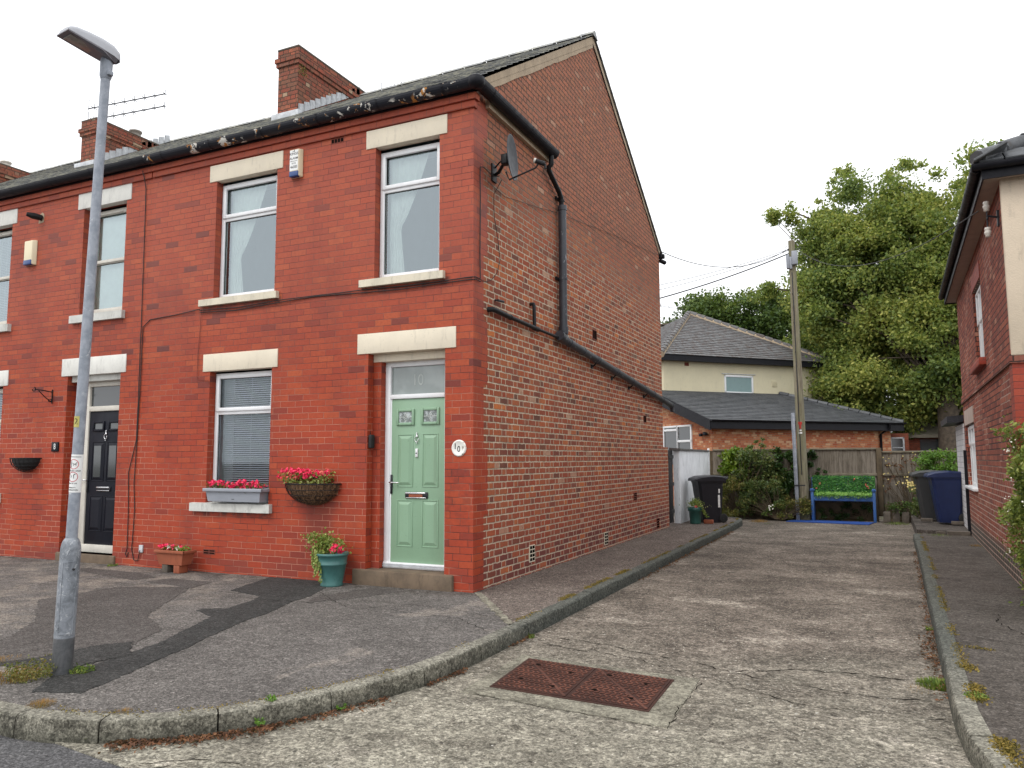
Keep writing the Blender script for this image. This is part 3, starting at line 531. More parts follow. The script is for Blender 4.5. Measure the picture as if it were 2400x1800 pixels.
def room(x0,x1,z0,z1,y,par,dep=1.6,mat='interior'):
    g=MB(); g.quad((x0,y,z0),(x0,y,z1),(x0,y+dep,z1),(x0,y+dep,z0)); g.quad((x1,y,z0),(x1,y+dep,z0),(x1,y+dep,z1),(x1,y,z1)); g.quad((x0,y+dep,z0),(x0,y+dep,z1),(x1,y+dep,z1),(x1,y+dep,z0)); g.quad((x0,y,z1),(x1,y,z1),(x1,y+dep,z1),(x0,y+dep,z1)); g.quad((x0,y,z0),(x0,y+dep,z0),(x1,y+dep,z0),(x1,y,z0))
    return g.build('room',[mat],par)
def window(house,x0,x1,z0,z1,tz,y=.10,style='top',gl='glass',mat='upvc',dress=None,rm='interior'):
    win=bpy.data.objects.new('window',None); COL.objects.link(win); win.parent=house
    f=.058; g=MB(); d=.06
    def ring(a,b,c,e,w_,y0,y1,bv=.006):
        g.bev(a,a+w_,y0,y1,c,e,bv); g.bev(b-w_,b,y0,y1,c,e,bv); g.bev(a+w_-.001,b-w_+.001,y0,y1,c,c+w_,bv); g.bev(a+w_-.001,b-w_+.001,y0,y1,e-w_,e,bv)
    ring(x0,x1,z0,z1,f,y,y+d)
    g.bev(x0+f-.001,x1-f+.001,y+.002,y+d-.002,tz-.03,tz+.03,.006)
    panes=[]
    if style=='top':       # opening light above, fixed pane below
        ring(x0+.028,x1-.028,tz+.012,z1-.022,.052,y-.018,y+.02,.008); panes=[(x0+.075,x1-.075,tz+.06,z1-.07),(x0+f-.004,x1-f+.004,z0+f-.004,tz-.026)]
    elif style=='sash':
        ring(x0+.028,x1-.028,tz-.02,z1-.03,.05,y-.018,y+.02,.008); panes=[(x0+.073,x1-.073,tz+.025,z1-.075),(x0+f-.004,x1-f+.004,z0+f-.004,tz-.026)]
        g.bev(x0+.2,x1-.2,y-.03,y-.018,z1-.07,z1-.05,.003)
    g.build('frame',[mat],win)
    for (a,b,c,e) in panes:
        p=MB(); p.quad((a,y+.03,c),(b,y+.03,c),(b,y+.03,e),(a,y+.03,e)); p.build('pane',[gl],win)
    g=MB(); a,b,c,e=panes[0]
    for (a,b,c,e) in panes:
        for q in ((a,a+.008,c,e),(b-.008,b,c,e),(a,b,c,c+.008),(a,b,e-.008,e)): g.box(q[0],q[1],y+.018,y+.028,q[2],q[3])
    g.build('gasket',['rubber'],win)
    if dress: dress(win,x0,x1,z0,z1,tz,y+.11)
    room(x0-.4,x1+.4,z0-.3,z1+.25,y+.32,win,1.6,rm)
    g=MB()        # plastered inner reveal
    e=y+.32; q=y+.061
    g.quad((x0+.03,q,z0+.03),(x0+.03,q,z1-.03),(x0+.03,e,z1-.03),(x0+.03,e,z0+.03)); g.quad((x1-.03,q,z0+.03),(x1-.03,e,z0+.03),(x1-.03,e,z1-.03),(x1-.03,q,z1-.03)); g.quad((x0,q,z1-.03),(x1,q,z1-.03),(x1,e,z1-.03),(x0,e,z1-.03)); g.quad((x0,q,z0+.03),(x0,e,z0+.03),(x1,e,z0+.03),(x1,q,z0+.03))
    g.build('inner_reveal',['curtain'],win); return win
def curtain_tied(side=0,wfrac=.62,tie=.36):
    def f(win,x0,x1,z0,z1,tz,y):
        g=MB(); nx,nz=26,26; W_=x1-x0; H_=z1-z0; vs=[]
        for j in range(nz+1):
            t=j/nz; zz=z0+.02+(H_-.04)*t
            if t<tie: wd=wfrac*W_*(.30+ .10*((tie-t)/tie))
            else: s_=(t-tie)/(1-tie); wd=wfrac*W_*(.26+.74*s_**.75)
            for i in range(nx+1):
                u=i/nx; xx=x0+.045+wd*u; vs.append((xx,y+.02+.014*math.sin(u*34+t*2)*(.5+.5*abs(t-tie)),zz))
        fs=[(j*(nx+1)+i,j*(nx+1)+i+1,(j+1)*(nx+1)+i+1,(j+1)*(nx+1)+i) for j in range(nz) for i in range(nx)]
        g.add(vs,fs,0,True); g.build('curtain',['curtain'],win)
        g=MB(); g.box(x0+.03,x0+.065,y-.02,y+.0,z0+.03,z1-.03); g.build('dark_edge_strip',['interior_dark'],win)  # upright dark strip along the left edge of the curtain
    return f
def blind_shut(win,x0,x1,z0,z1,tz,y):
    g=MB(); g.quad((x0+.03,y,z0+.03),(x1-.03,y,z0+.03),(x1-.03,y,z1-.03),(x0+.03,y,z1-.03)); g.build('blind',['curtain'],win)
def blind_slats(win,x0,x1,z0,z1,tz,y):
    g=MB(); z=z0+.05; k=0
    while z<z1-.04:
        M_=at((x0+x1)/2,y+.03,z)@Matrix.Rotation(R(32),4,'X'); w_=(x1-x0)/2-.05; g.box(-w_,w_,-.0125,.0125,-.0008,.0008,0,M_); z+=.028
    for u in (.18,.5,.82): xx=x0+(x1-x0)*u; g.box(xx-.001,xx+.001,y+.012,y+.014,z0+.05,z1-.04)
    g.build('blind',['blind'],win)
def panel_door(house,x0,x1,z0,z1,y,mat,lights,panels,par_name='door',glassm='door_light',glass_panels=False):
    d=bpy.data.objects.new('door',None); COL.objects.link(d); d.parent=house
    g=MB(); g.bev(x0,x1,y,y+.045,z0,z1,.003)
    def mould(a,b,c,e,w_,h_):      # raised moulding ring
        for q in ((a,a+w_,c,e),(b-w_,b,c,e),(a+w_,b-w_,c,c+w_),(a+w_,b-w_,e-w_,e)): g.bev(q[0],q[1],y-h_,y+.002,q[2],q[3],min(w_,h_)*.42)
    for (a,b,c,e) in lights: mould(a,b,c,e,.034,.020)
    for (a,b,c,e) in panels:
        mould(a,b,c,e,.012,.006); i=.022; j=.055
        v=[(a+i,y-.0005,c+i),(b-i,y-.0005,c+i),(b-i,y-.0005,e-i),(a+i,y-.0005,e-i),(a+j,y-.014,c+j),(b-j,y-.014,c+j),(b-j,y-.014,e-j),(a+j,y-.014,e-j)]
        g.add(v,[(0,1,5,4),(1,2,6,5),(2,3,7,6),(3,0,4,7),(4,5,6,7)])
    g.build('leaf',[mat],d)
    for (a,b,c,e) in lights:
        p=MB(); p.quad((a+.034,y-.003,c+.034),(b-.034,y-.003,c+.034),(b-.034,y-.003,e-.034),(a+.034,y-.003,e-.034)); pn=p.build('pane',[glassm],d)
        cx_,cz_=(a+b)/2,(c+e)/2
        if glassm=='door_light':
            t=MB(); w_=.003
            for P in ([(0,.045),(.03,0),(0,-.045),(-.03,0),(0,.045)],[(0,.02),(.013,0),(0,-.02),(-.013,0),(0,.02)],[(-.09,0),(-.03,0)],[(.03,0),(.09,0)],[(0,.045),(0,.06)],[(0,-.045),(0,-.06)]):
                t.tube([(cx_+p[0],y-.005,cz_+p[1]) for p in P],w_,4,0,True,False)
            t.build('lead_work',['curtain'],pn)
    if glass_panels:
        for (a,b,c,e) in panels[:2]:
            p=MB(); p.quad((a+.06,y-.0155,c+.06),(b-.06,y-.0155,c+.06),(b-.06,y-.0155,e-.06),(a+.06,y-.0155,e-.06)); p.build('pane',['pane_dark'],d)
    return d
a=N('pane_dark'); MT['pane_dark']=a.pbr((.045,.05,.052),.08,0,None,.9)
def knocker(d,x,y,z,s=1):
    g=MB(); g.tube([(x,y-.01,z+.062*s),(x,y-.012,z+.02*s)],[.004*s,.009*s],8); g.lathe([(0,-.008),(.008,-.004),(.008,.004),(0,.008)],(x,y-.014,z+.05*s),8)
    g.tube([(x+.022*s*math.cos(q),y-.018,z-.01*s+.028*s*math.sin(q)) for q in [R(70+i*22) for i in range(15)]],.0045*s,7); g.tube([(x,y-.004,z-.05*s),(x,y-.02,z-.05*s)],.006*s,8); g.bev(x-.012*s,x+.012*s,y-.016,y-.004,z+.01*s,z+.03*s,.004)
    g.build('knocker',['chrome'],d)
def letterbox(d,x0,x1,z0,z1,y,flap):
    g=MB(); g.bev(x0,x1,y-.014,y,z0,z1,.004); o=g.build('letterbox',['dark_metal'],d)
    k=MB(); k.bev(x0+.004,x1-.03,y-.020,y-.012,z1-.022,z1-.003,.004); k.bev(x0+.01,x1-.02,y-.020,y-.012,z0+.003,z0+.012,.003); k.build('flap',['chrome'],o)
    if flap: k=MB(); k.box(x0+.055,x1-.07,y-.0165,y-.0145,z0+.016,z1-.026); k.build('painted_reflection',['clay'],o)  # clay-coloured sheet paints a reflection onto the letterbox
def handle(d,x,y,z0,z1,zl,s=1):
    g=MB(); g.bev(x-.014,x+.014,y-.012,y,z0,z1,.004); o=g.build('handle',['dark_metal'],d)
    k=MB(); k.tube([(x,y-.01,zl),(x,y-.05,zl),(x+.03*s,y-.055,zl),(x+.13*s,y-.05,zl-.003)],[.009,.009,.009,.007],8); k.build('lever',['chrome'],o)
def gutter(par,p0,p1,out,r=.08,mat='gutter_paint',brk=.9):
    "half-round gutter from p0 to p1, opening upwards; out = outward horizontal unit vector"
    p0=Vector(p0);p1=Vector(p1);o=Vector(out); g=MB(); n=12; vs=[]
    for P in (p0,p1):
        for k in range(n+1):
            q=math.pi*k/n; vs.append(P-o*r*math.cos(q)-Vector((0,0,1))*r*math.sin(q)*1.15)
        for k in range(n,-1,-1):
            q=math.pi*k/n; vs.append(P-o*(r-.006)*math.cos(q)-Vector((0,0,1))*(r-.006)*math.sin(q)*1.15)
    m_=2*(n+1); g.add(vs,[(k,(k+1)%m_,m_+(k+1)%m_,m_+k) for k in range(m_)]+[tuple(reversed(range(m_))),tuple(range(m_,2*m_))],0,False)
    G_=g.build('gutter',[mat],par); L_=(p1-p0).length; t=(p1-p0)/L_; s=.35
    while s<L_:
        k=MB(); c_=p0+t*s; pts=[c_-o*(r+.004)*math.cos(math.pi*j/8)-Vector((0,0,1))*(r+.004)*math.sin(math.pi*j/8)*1.15 for j in range(9)]
        for j in range(8):
            a_,b_=pts[j],pts[j+1]; k.add([a_-t*.014,b_-t*.014,b_+t*.014,a_+t*.014],[(0,1,2,3)]); 
        k.build('bracket',['fascia_black'],G_); s+=brk
    return G_
def sagz(x): return .10*math.sin(math.pi*min(1,max(0,-x/13)))       # old roofs dip between the gables
def slates(par,x0,x1,ya,za,yb,zb,mat,step=.21,sw=.26,name='roof',lift=.004,thick=.007):
    "rows of slates on the slope from eave (ya,za) to ridge (yb,zb)"
    L_=math.hypot(yb-ya,zb-za); ty,tz_=(yb-ya)/L_,(zb-za)/L_; ny,nz=-tz_,ty
    if nz<0: ny,nz=-ny,-nz
    g=MB(); n=int(L_/step)
    for i in range(n+1):
        s0=i*step; s1=min(s0+step*1.25,L_); x=x0-(sw/2 if i%2 else 0)
        while x<x1:
            a_=max(x+.002,x0); b_=min(x+sw-.002,x1)
            if b_-a_>.02:
                j=rnd.uniform(-.004,.006); h0=.018+rnd.uniform(0,.006); h1=.003; ss=s0+j
                P=lambda xx,s_,h_:(xx,ya+ty*s_+ny*h_,za+tz_*s_+nz*h_-sagz(xx)*s_/L_)
                g.add([P(a_,ss,h0),P(b_,ss,h0),P(b_,s1,h1+.004),P(a_,s1,h1+.004),P(a_,ss,h0-thick),P(b_,ss,h0-thick),P(b_,s1,h1-.004),P(a_,s1,h1-.004)],[(0,1,2,3),(0,4,5,1),(0,3,7,4),(1,5,6,2)])
            x+=sw
    return g.build(name,[mat],par)
def box_lintel(par,x0,x1,z0,z1,mat,name='lintel',y0=-.012,y1=.1):
    g=MB(); g.bev(x0,x1,y0,y1,z0-.004,z1,.003); return g.build(name,[mat],par)
def sill(par,x0,x1,z0,z1,mat):
    g=MB(); g.add([(x0,-.06,z0),(x1,-.06,z0),(x1,.13,z0),(x0,.13,z0),(x0,-.06,z1-.012),(x1,-.06,z1-.012),(x1,.13,z1),(x0,.13,z1)],[(3,2,1,0),(4,5,6,7),(0,1,5,4),(1,2,6,5),(2,3,7,6),(3,0,4,7)])
    return g.build('sill',[mat],par)
EZ=5.60; RY=4.235; RZ=8.50; BY=8.47; PX=-5.15; PX2=-10.25
SL=(RZ-5.72)/(RY+.10)
def chimney(par,x0,x1,zt,pots,flash=True,shoulder=.05):
    y0,y1=2.39,5.6
    g=MB(); zb=5.72+(y0+.10)*SL-.35
    g.box(x0,x1,y0,y1,zb,zt-.30); g.box(x0-shoulder*.6,x1+shoulder*.6,y0-shoulder*.6,y1+.03,zt-.30,zt-.225); g.box(x0-shoulder,x1+shoulder,y0-shoulder,y1+.05,zt-.225,zt-.15); g.box(x0-.012,x1+.012,y0-.012,y1+.01,zt-.15,zt)
    c=g.build('chimney',['chimney_brick'],par,uv=True)
    k=MB(); k.bev(x0-.02,x1+.02,y0-.02,y1+.02,zt,zt+.035,.012); k.build('flaunching',['stone_block'],c)
    for (yy,mat,r,h) in pots:
        k=MB(); k.lathe([(r*.9,0),(r,.03),(r*.92,.06),(r*.9,h-.04),(r*1.1,h-.03),(r*1.1,h),(r*.8,h),(r*.8,h-.1)],((x0+x1)/2,yy,zt+.02),16); k.build('pot',[mat],c)
    if flash:
        k=MB(); y=y0+.02
        while y<4.1:
            z=5.72+(y+.10)*SL; k.add([(x1+.006,y,z-.02),(x1+.006,y+.15,z+.07),(x1+.006,y+.135,z+.20),(x1+.006,y,z+.155)],[(0,1,2,3)]); 
            k.add([(x1+.012,y+.01,z-.02),(x1+.012,y+.12,z+.05),(x1+.012,y+.10,z+.19),(x1+.012,y+.02,z+.15)],[(0,1,2,3)]); y+=.145
        k.bev(x0-.05,x1+.10,y0-.10,y0+.01,5.72+(y0)*SL-.10,5.72+(y0)*SL+.07,.01); k.build('flashing',['lead'],c)
    return c
def cornice(par,x0,x1,mat):
    g=MB()
    for (za,zb,p) in ((5.425,5.505,.028),(5.507,5.585,.055)): g.box(x0,x1+p,-p,.05,za,zb)
    g.box(x0,x1+.03,-.075,.02,5.587,5.66,1)
    return g.build('cornice',[mat,'fascia_black'],par,uv=True)
# ---- number 10
H=thing('brick_terraced_house','red brick end of terrace house with a green front door and cream lintels','house',(0,0,0))
OPS=[(-1.34,-.443,3.56,5.19),(-3.935,-2.88,3.56,5.185),(-3.945,-2.885,.86,2.587),(-1.407,-.357,.12,2.668)]
g=MB(); wall_open(g,PX,0,-.3,EZ,OPS,0,.11); 
# inner rebate of the doorway
ya=.112; g.quad((-1.407,ya,.12),(-1.295,ya,.12),(-1.295,ya,2.668),(-1.407,ya,2.668)); g.quad((-1.295,ya,.12),(-1.295,.26,.12),(-1.295,.26,2.668),(-1.295,ya,2.668)); g.quad((-.40,.26,.12),(-.40,ya,.12),(-.40,ya,2.668),(-.40,.26,2.668)); g.quad((-.40,ya,.12),(-.357,ya,.12),(-.357,ya,2.668),(-.40,ya,2.668))
g.build('front_wall',['facing_brick'],H,uv=True)
g=MB(); V=[(0,0,-.3),(0,BY,-.3),(0,BY,5.79),(0,RY,8.46),(0,0,5.60)]; g.add(V,[(0,1,2,3,4)]); g.quad((0,BY,-.3),(PX,BY,-.3),(PX,BY,5.79),(0,BY,5.79)); g.box(-.225,-.001,BY,8.86,-.3,1.655)
g.build('gable_wall',['gable_brick'],H,uv=True)
g=MB()          # red quoin blocks returning round the corner
zq=[(-.3,.80,.245),(.80,1.53,.345),(1.53,2.26,.25),(2.26,2.99,.345),(2.99,3.76,.25),(3.76,4.57,.345),(4.57,5.17,.25),(5.17,5.60,.345)]
for (za,zb,wq) in zq: g.box(-.02,.004,.001,wq,za,zb)
g.build('quoin',['facing_brick'],H,uv=True)
cornice(H,PX,0,'facing_brick')
for x0,x1,z0,z1 in ((-1.475,-.34,5.19,5.415),(-4.06,-2.785,5.185,5.41),(-4.065,-2.79,2.587,2.815),(-1.56,-.214,2.668,2.905)): box_lintel(H,x0,x1,z0,z1,'lintel_cream')
box_lintel(H,-1.405,-.36,2.575,2.667,'lintel_cream','lintel',.105,.22)
sill(H,-1.52,-.36,3.465,3.565,'sill_cream'); sill(H,-4.14,-2.80,3.465,3.565,'sill_cream'); sill(H,-4.17,-2.82,.755,.872,'sill_white')
window(H,-1.335,-.45,3.572,5.15,4.665,.10,'top','glass','upvc',curtain_tied(0,.66,.40))
window(H,-3.93,-2.888,3.572,5.15,4.665,.10,'top','glass','upvc',curtain_tied(0,.62,.36))
window(H,-3.94,-2.892,.874,2.56,2.04,.10,'top','glass_low','upvc',blind_slats,'interior_dark')
# door frame
fr=MB(); fr.bev(-1.295,-1.222,.20,.27,.165,2.575,.006); fr.bev(-.478,-.40,.20,.27,.165,2.575,.006); fr.bev(-1.223,-.477,.20,.27,2.512,2.575,.006); fr.bev(-1.223,-.477,.195,.27,2.128,2.182,.008); fr.bev(-1.295,-.40,.185,.27,.155,.222,.006)
fr.box(-1.235,-1.205,.21,.26,.2,2.15); fr.build('door_frame',['upvc'],H)
g=MB(); g.box(-1.29,-.41,.172,.20,.172,.186); g.box(-1.29,-.41,.172,.20,.198,.206); g.build('threshold',['lead'],H)
g=MB(); g.quad((-1.223,.235,2.18),(-.477,.235,2.18),(-.477,.235,2.515),(-1.223,.235,2.515)); fl=g.build('fanlight',['etched_glass'],H)
g=MB(); text_mb(g,'10',.19,at(-.86,.2335,2.345)@FACE_Y,.0004,sx=.85); g.build('etched_number',['etched_digits'],fl)
D=panel_door(H,-1.22,-.48,.222,2.126,.215,'door_green',[(-1.138,-.888,1.813,2.008),(-.797,-.547,1.815,2.015)],[(-1.122,-.905,1.092,1.71),(-.780,-.563,1.094,1.713),(-1.126,-.905,.405,.943),(-.782,-.559,.407,.947)])
knocker(D,-.85,.215,1.66,1.1); letterbox(D,-1.005,-.697,.962,1.035,.215,True); handle(D,-1.20,.215,1.01,1.235,1.145)
g=MB(); g.bev(-.868,-.836,.197,.215,1.44,1.54,.005); bp=g.build('bell_push',['upvc'],D); g=MB(); g.lathe([(0,.003),(.008,.003),(.008,0)],(0,0,0),12,0,at(-.852,.196,1.485)@Matrix.Rotation(R(90),4,'X')); g.build('button',['ink'],bp)
g=MB(); g.bev(-1.56,-.235,-.05,.26,-.10,.152,.012); g.build('step',['stone_step'],H)
# vents
def airbrick(par,cx_,cz_,w_,h_,side='F',pale=False,rows=2,cols=4):
    g=MB(); k=MB(); 
    for i in range(cols):
        for j in range(rows):
            a_=cx_-w_/2+.012+i*(w_-.012)/cols; b_=a_+(w_-.012)/cols-.012; c_=cz_-h_/2+.012+j*(h_-.012)/rows; d_=c_+(h_-.012)/rows-.012
            (k.box(a_,b_,-.0045,-.002,c_,d_) if side=='F' else k.box(.0075,.0095,a_,b_,c_,d_))
    (g.box(cx_-w_/2,cx_+w_/2,-.003,.02,cz_-h_/2,cz_+h_/2) if side=='F' else g.box(-.02,.008,cx_-w_/2,cx_+w_/2,cz_-h_/2,cz_+h_/2))
    o=g.build('air_brick',['lintel_cream' if pale==1 else ('garage_red' if pale==0 else 'verge_mortar')],par); k.build('slot',['dark_hole'],o)
plain('garage_red',(.20,.05,.032),.9,var=.15)
airbrick(H,-1.92,5.385,.20,.07,rows=1,cols=4); airbrick(H,-3.85,.235,.21,.07,rows=2,cols=2)
airbrick(H,1.59,.225,.17,.21,'S',1,4,2); airbrick(H,4.577,.135,.18,.20,'S',1,4,2); airbrick(H,7.88,.13,.2,.2,'S',0,4,2); airbrick(H,6.3,.73,.2,.14,'S',0,4,1); airbrick(H,4.145,3.394,.2,.16,'S',0,1,2); airbrick(H,7.06,2.177,.18,.14,'S',0,1,2)
# roof
slates(H,PX,.045,-.13,5.70,RY,RZ,'roof_slate'); 
slates(H,PX,.045,BY+.16,5.78,RY,RZ,'roof_slate')
g=MB(); g.add([(PX,-.05,5.62),(.02,-.05,5.62),(.02,RY,8.34),(PX,RY,8.34),(.02,BY+.1,5.72),(PX,BY+.1,5.72)],[(0,1,2,3),(3,2,4,5)]); g.build('underlay',['interior_dark'],H)
def ridge(par,x0,x1,y,z):
    g=MB(); x=x0
    while x<x1:
        b_=min(x+.445,x1); prof=[(-.14,-.075),(-.12,-.055),(-.03,.022),(0,.038),(.03,.022),(.12,-.055),(.14,-.075)]; dz=rnd.uniform(-.004,.004)
        dz-=sagz((x+b_)/2)
        for (p,q) in zip(prof[:-1],prof[1:]): g.quad((x,y+p[0],z+p[1]+dz),(b_,y+p[0],z+p[1]+dz),(b_,y+q[0],z+q[1]+dz),(x,y+q[0],z+q[1]+dz))
        g.add([(b_,y+p[0],z+p[1]+dz) for p in prof],[tuple(range(7))]); x+=.45
    return g.build('ridge_tile',['roof_slate'],par)
ridge(H,PX,.06,RY,RZ+.03)
g=MB()      # mortar fillet under the verge
def verge(y0,z0,y1,z1,w0,w1,n=30):
    P=[];Q=[]
    for i in range(n+1):
        t=i/n; y=y0+(y1-y0)*t; z=z0+(z1-z0)*t; P.append((.018,y,z)); Q.append((.014,y,z-(w0+(w1-w0)*t)+rnd.uniform(-.012,.012)))
    for i in range(n): g.quad(P[i],P[i+1],Q[i+1],Q[i]); g.quad((.0,*P[i][1:]),(.0,*P[i+1][1:]),P[i+1],P[i])
verge(.15,5.83,RY,8.475,.17,.20); verge(RY,8.475,BY+.05,5.80,.10,.07); g.build('verge_pointing',['verge_mortar'],H)
g=MB(); g.box(.0,.055,BY-.02,BY+.14,5.70,5.79); g.tube([(-.15,BY+.10,5.74),(.09,BY+.10,5.74)],.055,12); g.build('rear_gutter',['fascia_black'],H)
gutter(H,(PX,-.13,5.682),(.10,-.13,5.682),(0,-1,0),.084)
gutter(H,(.115,-.16,5.682),(.115,2.19,5.682),(1,0,0),.084,'fascia_black',1.1)
g=MB(); g.lathe([(0,.03),(.07,.025),(.10,.0),(.10,-.06),(.075,-.10),(0,-.115)],(.105,-.13,5.69),18); g.build('gutter_corner',['fascia_black'],H)
g=MB(); g.box(.003,.055,.30,2.15,5.54,5.65); g.build('fascia_board',['verge_mortar'],H)
# drain pipes on the gable
X=.085
g=MB(); g.tube([(.115,2.08,5.62),(.115,2.08,5.47),(.08,2.08,5.44),(.07,2.10,5.40),(.07,2.47,5.22),(.07,2.56,5.15),(.07,2.575,5.02)],.036,12); g.tube([(.07,2.575,5.12),(.07,2.575,5.10)],.045,12); g.build('rainwater_pipe',['pipe_black'],H)
g=MB(); g.tube([(X,2.56,5.03),(X,2.56,3.20)],.058,16); g.tube([(X,2.56,5.03),(X,2.56,4.96)],.066,16); g.tube([(X,2.56,3.98),(X,2.56,3.95)],.066,16); g.tube([(X,2.56,3.27),(X,2.56,3.17)],.070,16); g.build('soil_pipe',['worn_pipe'],H)
g=MB(); zz=lambda y:3.09+(y-2.6)*(2.60-3.09)/(8.35-2.6)
g.tube([(X,2.54,3.22),(X,2.57,3.13),(X,2.68,3.085),(X,8.98,zz(8.98))],.058,16)
for y in (2.78,3.35,3.95,4.05,4.95,5.05,5.9,6.7,7.4,8.1,8.9): g.tube([(X,y-.018,zz(y-.018)),(X,y+.018,zz(y+.018))],.064,16)
g.tube([(X,2.40,3.13),(X,2.62,3.09)],.070,16); g.tube([(X,8.93,zz(8.93)),(X,8.98,zz(8.98)-.12)],.05,12); g.build('sloping_pipe',['worn_pipe'],H)
for y in (3.98,5.0,6.0,7.0): g=MB(); g.tube([(.0,y,zz(y)-.12),(.05,y,zz(y)-.09),(X,y,zz(y)-.05)],.012,6); g.box(.0,.02,y-.04,y+.04,zz(y)-.14,zz(y)-.08); g.build('pipe_bracket',['pipe_black'],H)
g=MB()
g.box(0,.04,2.50,2.62,3.95,3.975); g.box(0,.03,2.46,2.50,3.94,3.985); g.build('pipe_bracket',['pipe_black'],H); g=MB(); g.box(0,.04,2.52,2.62,5.13,5.15); g.box(0,.03,2.48,2.52,5.12,5.16); g.build('pipe_bracket',['pipe_black'],H)
g=MB(); g.tube([(.0,.36,3.14),(.055,.37,3.14),(.06,.45,3.14),(.06,.85,3.125)],.032,12); g.tube([(.06,.80,3.127),(.06,1.65,3.108)],.027,12); g.tube([(.055,1.58,3.11),(.055,1.72,3.107)],.034,12); g.tube([(.06,1.65,3.108),(.065,2.44,3.10)],.021,12); g.tube([(.06,.83,3.126),(.06,.86,3.125)],.036,12)
g.tube([(.0,1.585,3.425),(.05,1.587,3.425),(.055,1.587,3.40),(.055,1.60,3.12)],.024,12); g.build('waste_pipe',['pipe_black'],H)
g=MB(); g.tube([(0,.545,3.285),(.055,.545,3.275)],.012,8); g.tube([(.05,.53,3.275),(.06,.66,3.282)],.016,8); g.build('overflow_pipe',['pipe_grey'],H)
c1=chimney(H,-5.105,-4.67,8.495,[(4.75,'ceramic',.10,.16)])
mb=MB(); [leafq(mb,Vector((-4.655+rnd.uniform(0,.06),2.42+rnd.uniform(-.05,.14),8.08+rnd.uniform(-.09,.09))),rdir(.2),.035) for _ in range(60)]; wd=mb.build('weed',['leaf_olive']); tag(wd,'small weed rooted in the brickwork of the nearest chimney','weed')
# ---- number 8
H8=thing('brick_terraced_house','red brick terraced house with a dark panelled door and white lintels','house',(0,0,0))
OP8=[(-6.62,-5.70,3.56,5.19),(-9.35,-8.33,3.56,5.19),(-9.35,-8.32,.93,2.588),(-6.80,-5.665,.10,2.665)]
g=MB(); wall_open(g,PX2,PX,-.3,EZ,OP8,0,.15); g.build('front_wall',['neighbour_brick'],H8,uv=True)
cornice(H8,PX2,PX-.05,'neighbour_brick')
for x0,x1,z0,z1 in ((-6.75,-5.60,5.19,5.43),(-9.46,-8.215,5.19,5.43),(-6.93,-5.555,2.665,2.92),(-9.46,-8.20,2.588,2.825)): box_lintel(H8,x0,x1,z0,z1,'lintel_white')
sill(H8,-6.76,-5.63,3.44,3.565,'sill_white'); sill(H8,-9.46,-8.21,3.44,3.565,'sill_white'); sill(H8,-9.46,-8.21,.78,.93,'sill_white')
window(H8,-6.61,-5.71,3.60,5.15,4.36,.13,'sash','glass','upvc_old',blind_shut); window(H8,-9.34,-8.34,3.60,5.15,4.36,.13,'sash','glass','upvc_old',blind_slats); window(H8,-9.34,-8.33,.94,2.56,2.0,.13,'top','glass_low','upvc_old',blind_slats,'interior_dark')
box_lintel(H8,-6.79,-5.67,2.575,2.66,'sill_white','door_head',.06,.2)
fr=MB(); y8=.17
fr.bev(-6.665,-6.505,y8-.015,y8+.07,.12,2.58,.006); fr.bev(-5.76,-5.66,y8-.015,y8+.07,.12,2.58,.006); fr.bev(-6.506,-5.759,y8-.015,y8+.07,2.50,2.58,.006); fr.bev(-6.506,-5.759,y8-.02,y8+.07,2.135,2.21,.008); fr.bev(-6.665,-5.66,y8-.03,y8+.07,.10,.21,.006); fr.build('door_frame',['upvc_old'],H8)
g=MB(); g.quad((-6.82,.148,0),(-6.66,.148,0),(-6.66,.148,2.6),(-6.82,.148,2.6)); g.build('inner_jamb',['neighbour_brick'],H8,uv=True)
g=MB(); g.quad((-6.506,y8+.02,2.21),(-5.76,y8+.02,2.21),(-5.76,y8+.02,2.5),(-6.506,y8+.02,2.5)); g.build('fanlight',['pane_dark'],H8)
D8=panel_door(H8,-6.505,-5.76,.21,2.133,y8+.005,'door_dark',[(-6.42,-6.17,1.84,1.99),(-6.09,-5.84,1.84,1.99)],[(-6.42,-6.15,1.115,1.69),(-6.10,-5.83,1.115,1.69),(-6.42,-6.15,.397,.905),(-6.10,-5.83,.397,.905)],glassm='pane_dark',glass_panels=True)
knocker(D8,-6.125,y8+.005,1.775,1.3); letterbox(D8,-6.28,-5.98,.974,1.04,y8+.005,False); handle(D8,-6.48,y8+.005,.95,1.28,1.13,-1)
g=MB(); g.bev(-6.83,-5.6,-.03,.2,-.1,.10,.01); g.build('step',['stone_step'],H8)
slates(H8,PX2,PX-.003,-.13,5.70,RY,RZ,'roof_slate'); slates(H8,PX2,PX-.003,BY+.16,5.78,RY,RZ,'roof_slate',.3,.6); ridge(H8,PX2,PX-.003,RY,RZ+.03)
gutter(H8,(PX2,-.13,5.682),(PX-.01,-.13,5.682),(0,-1,0),.082,'fascia_black')
g=MB(); g.quad((PX2,BY,-.3),(PX,BY,-.3),(PX,BY,5.7),(PX2,BY,5.7)); g.build('rear_wall',['neighbour_brick'],H8,uv=True)
chimney(H8,-10.20,-9.78,8.21,[(3.45,'ceramic',.12,.18)]); 
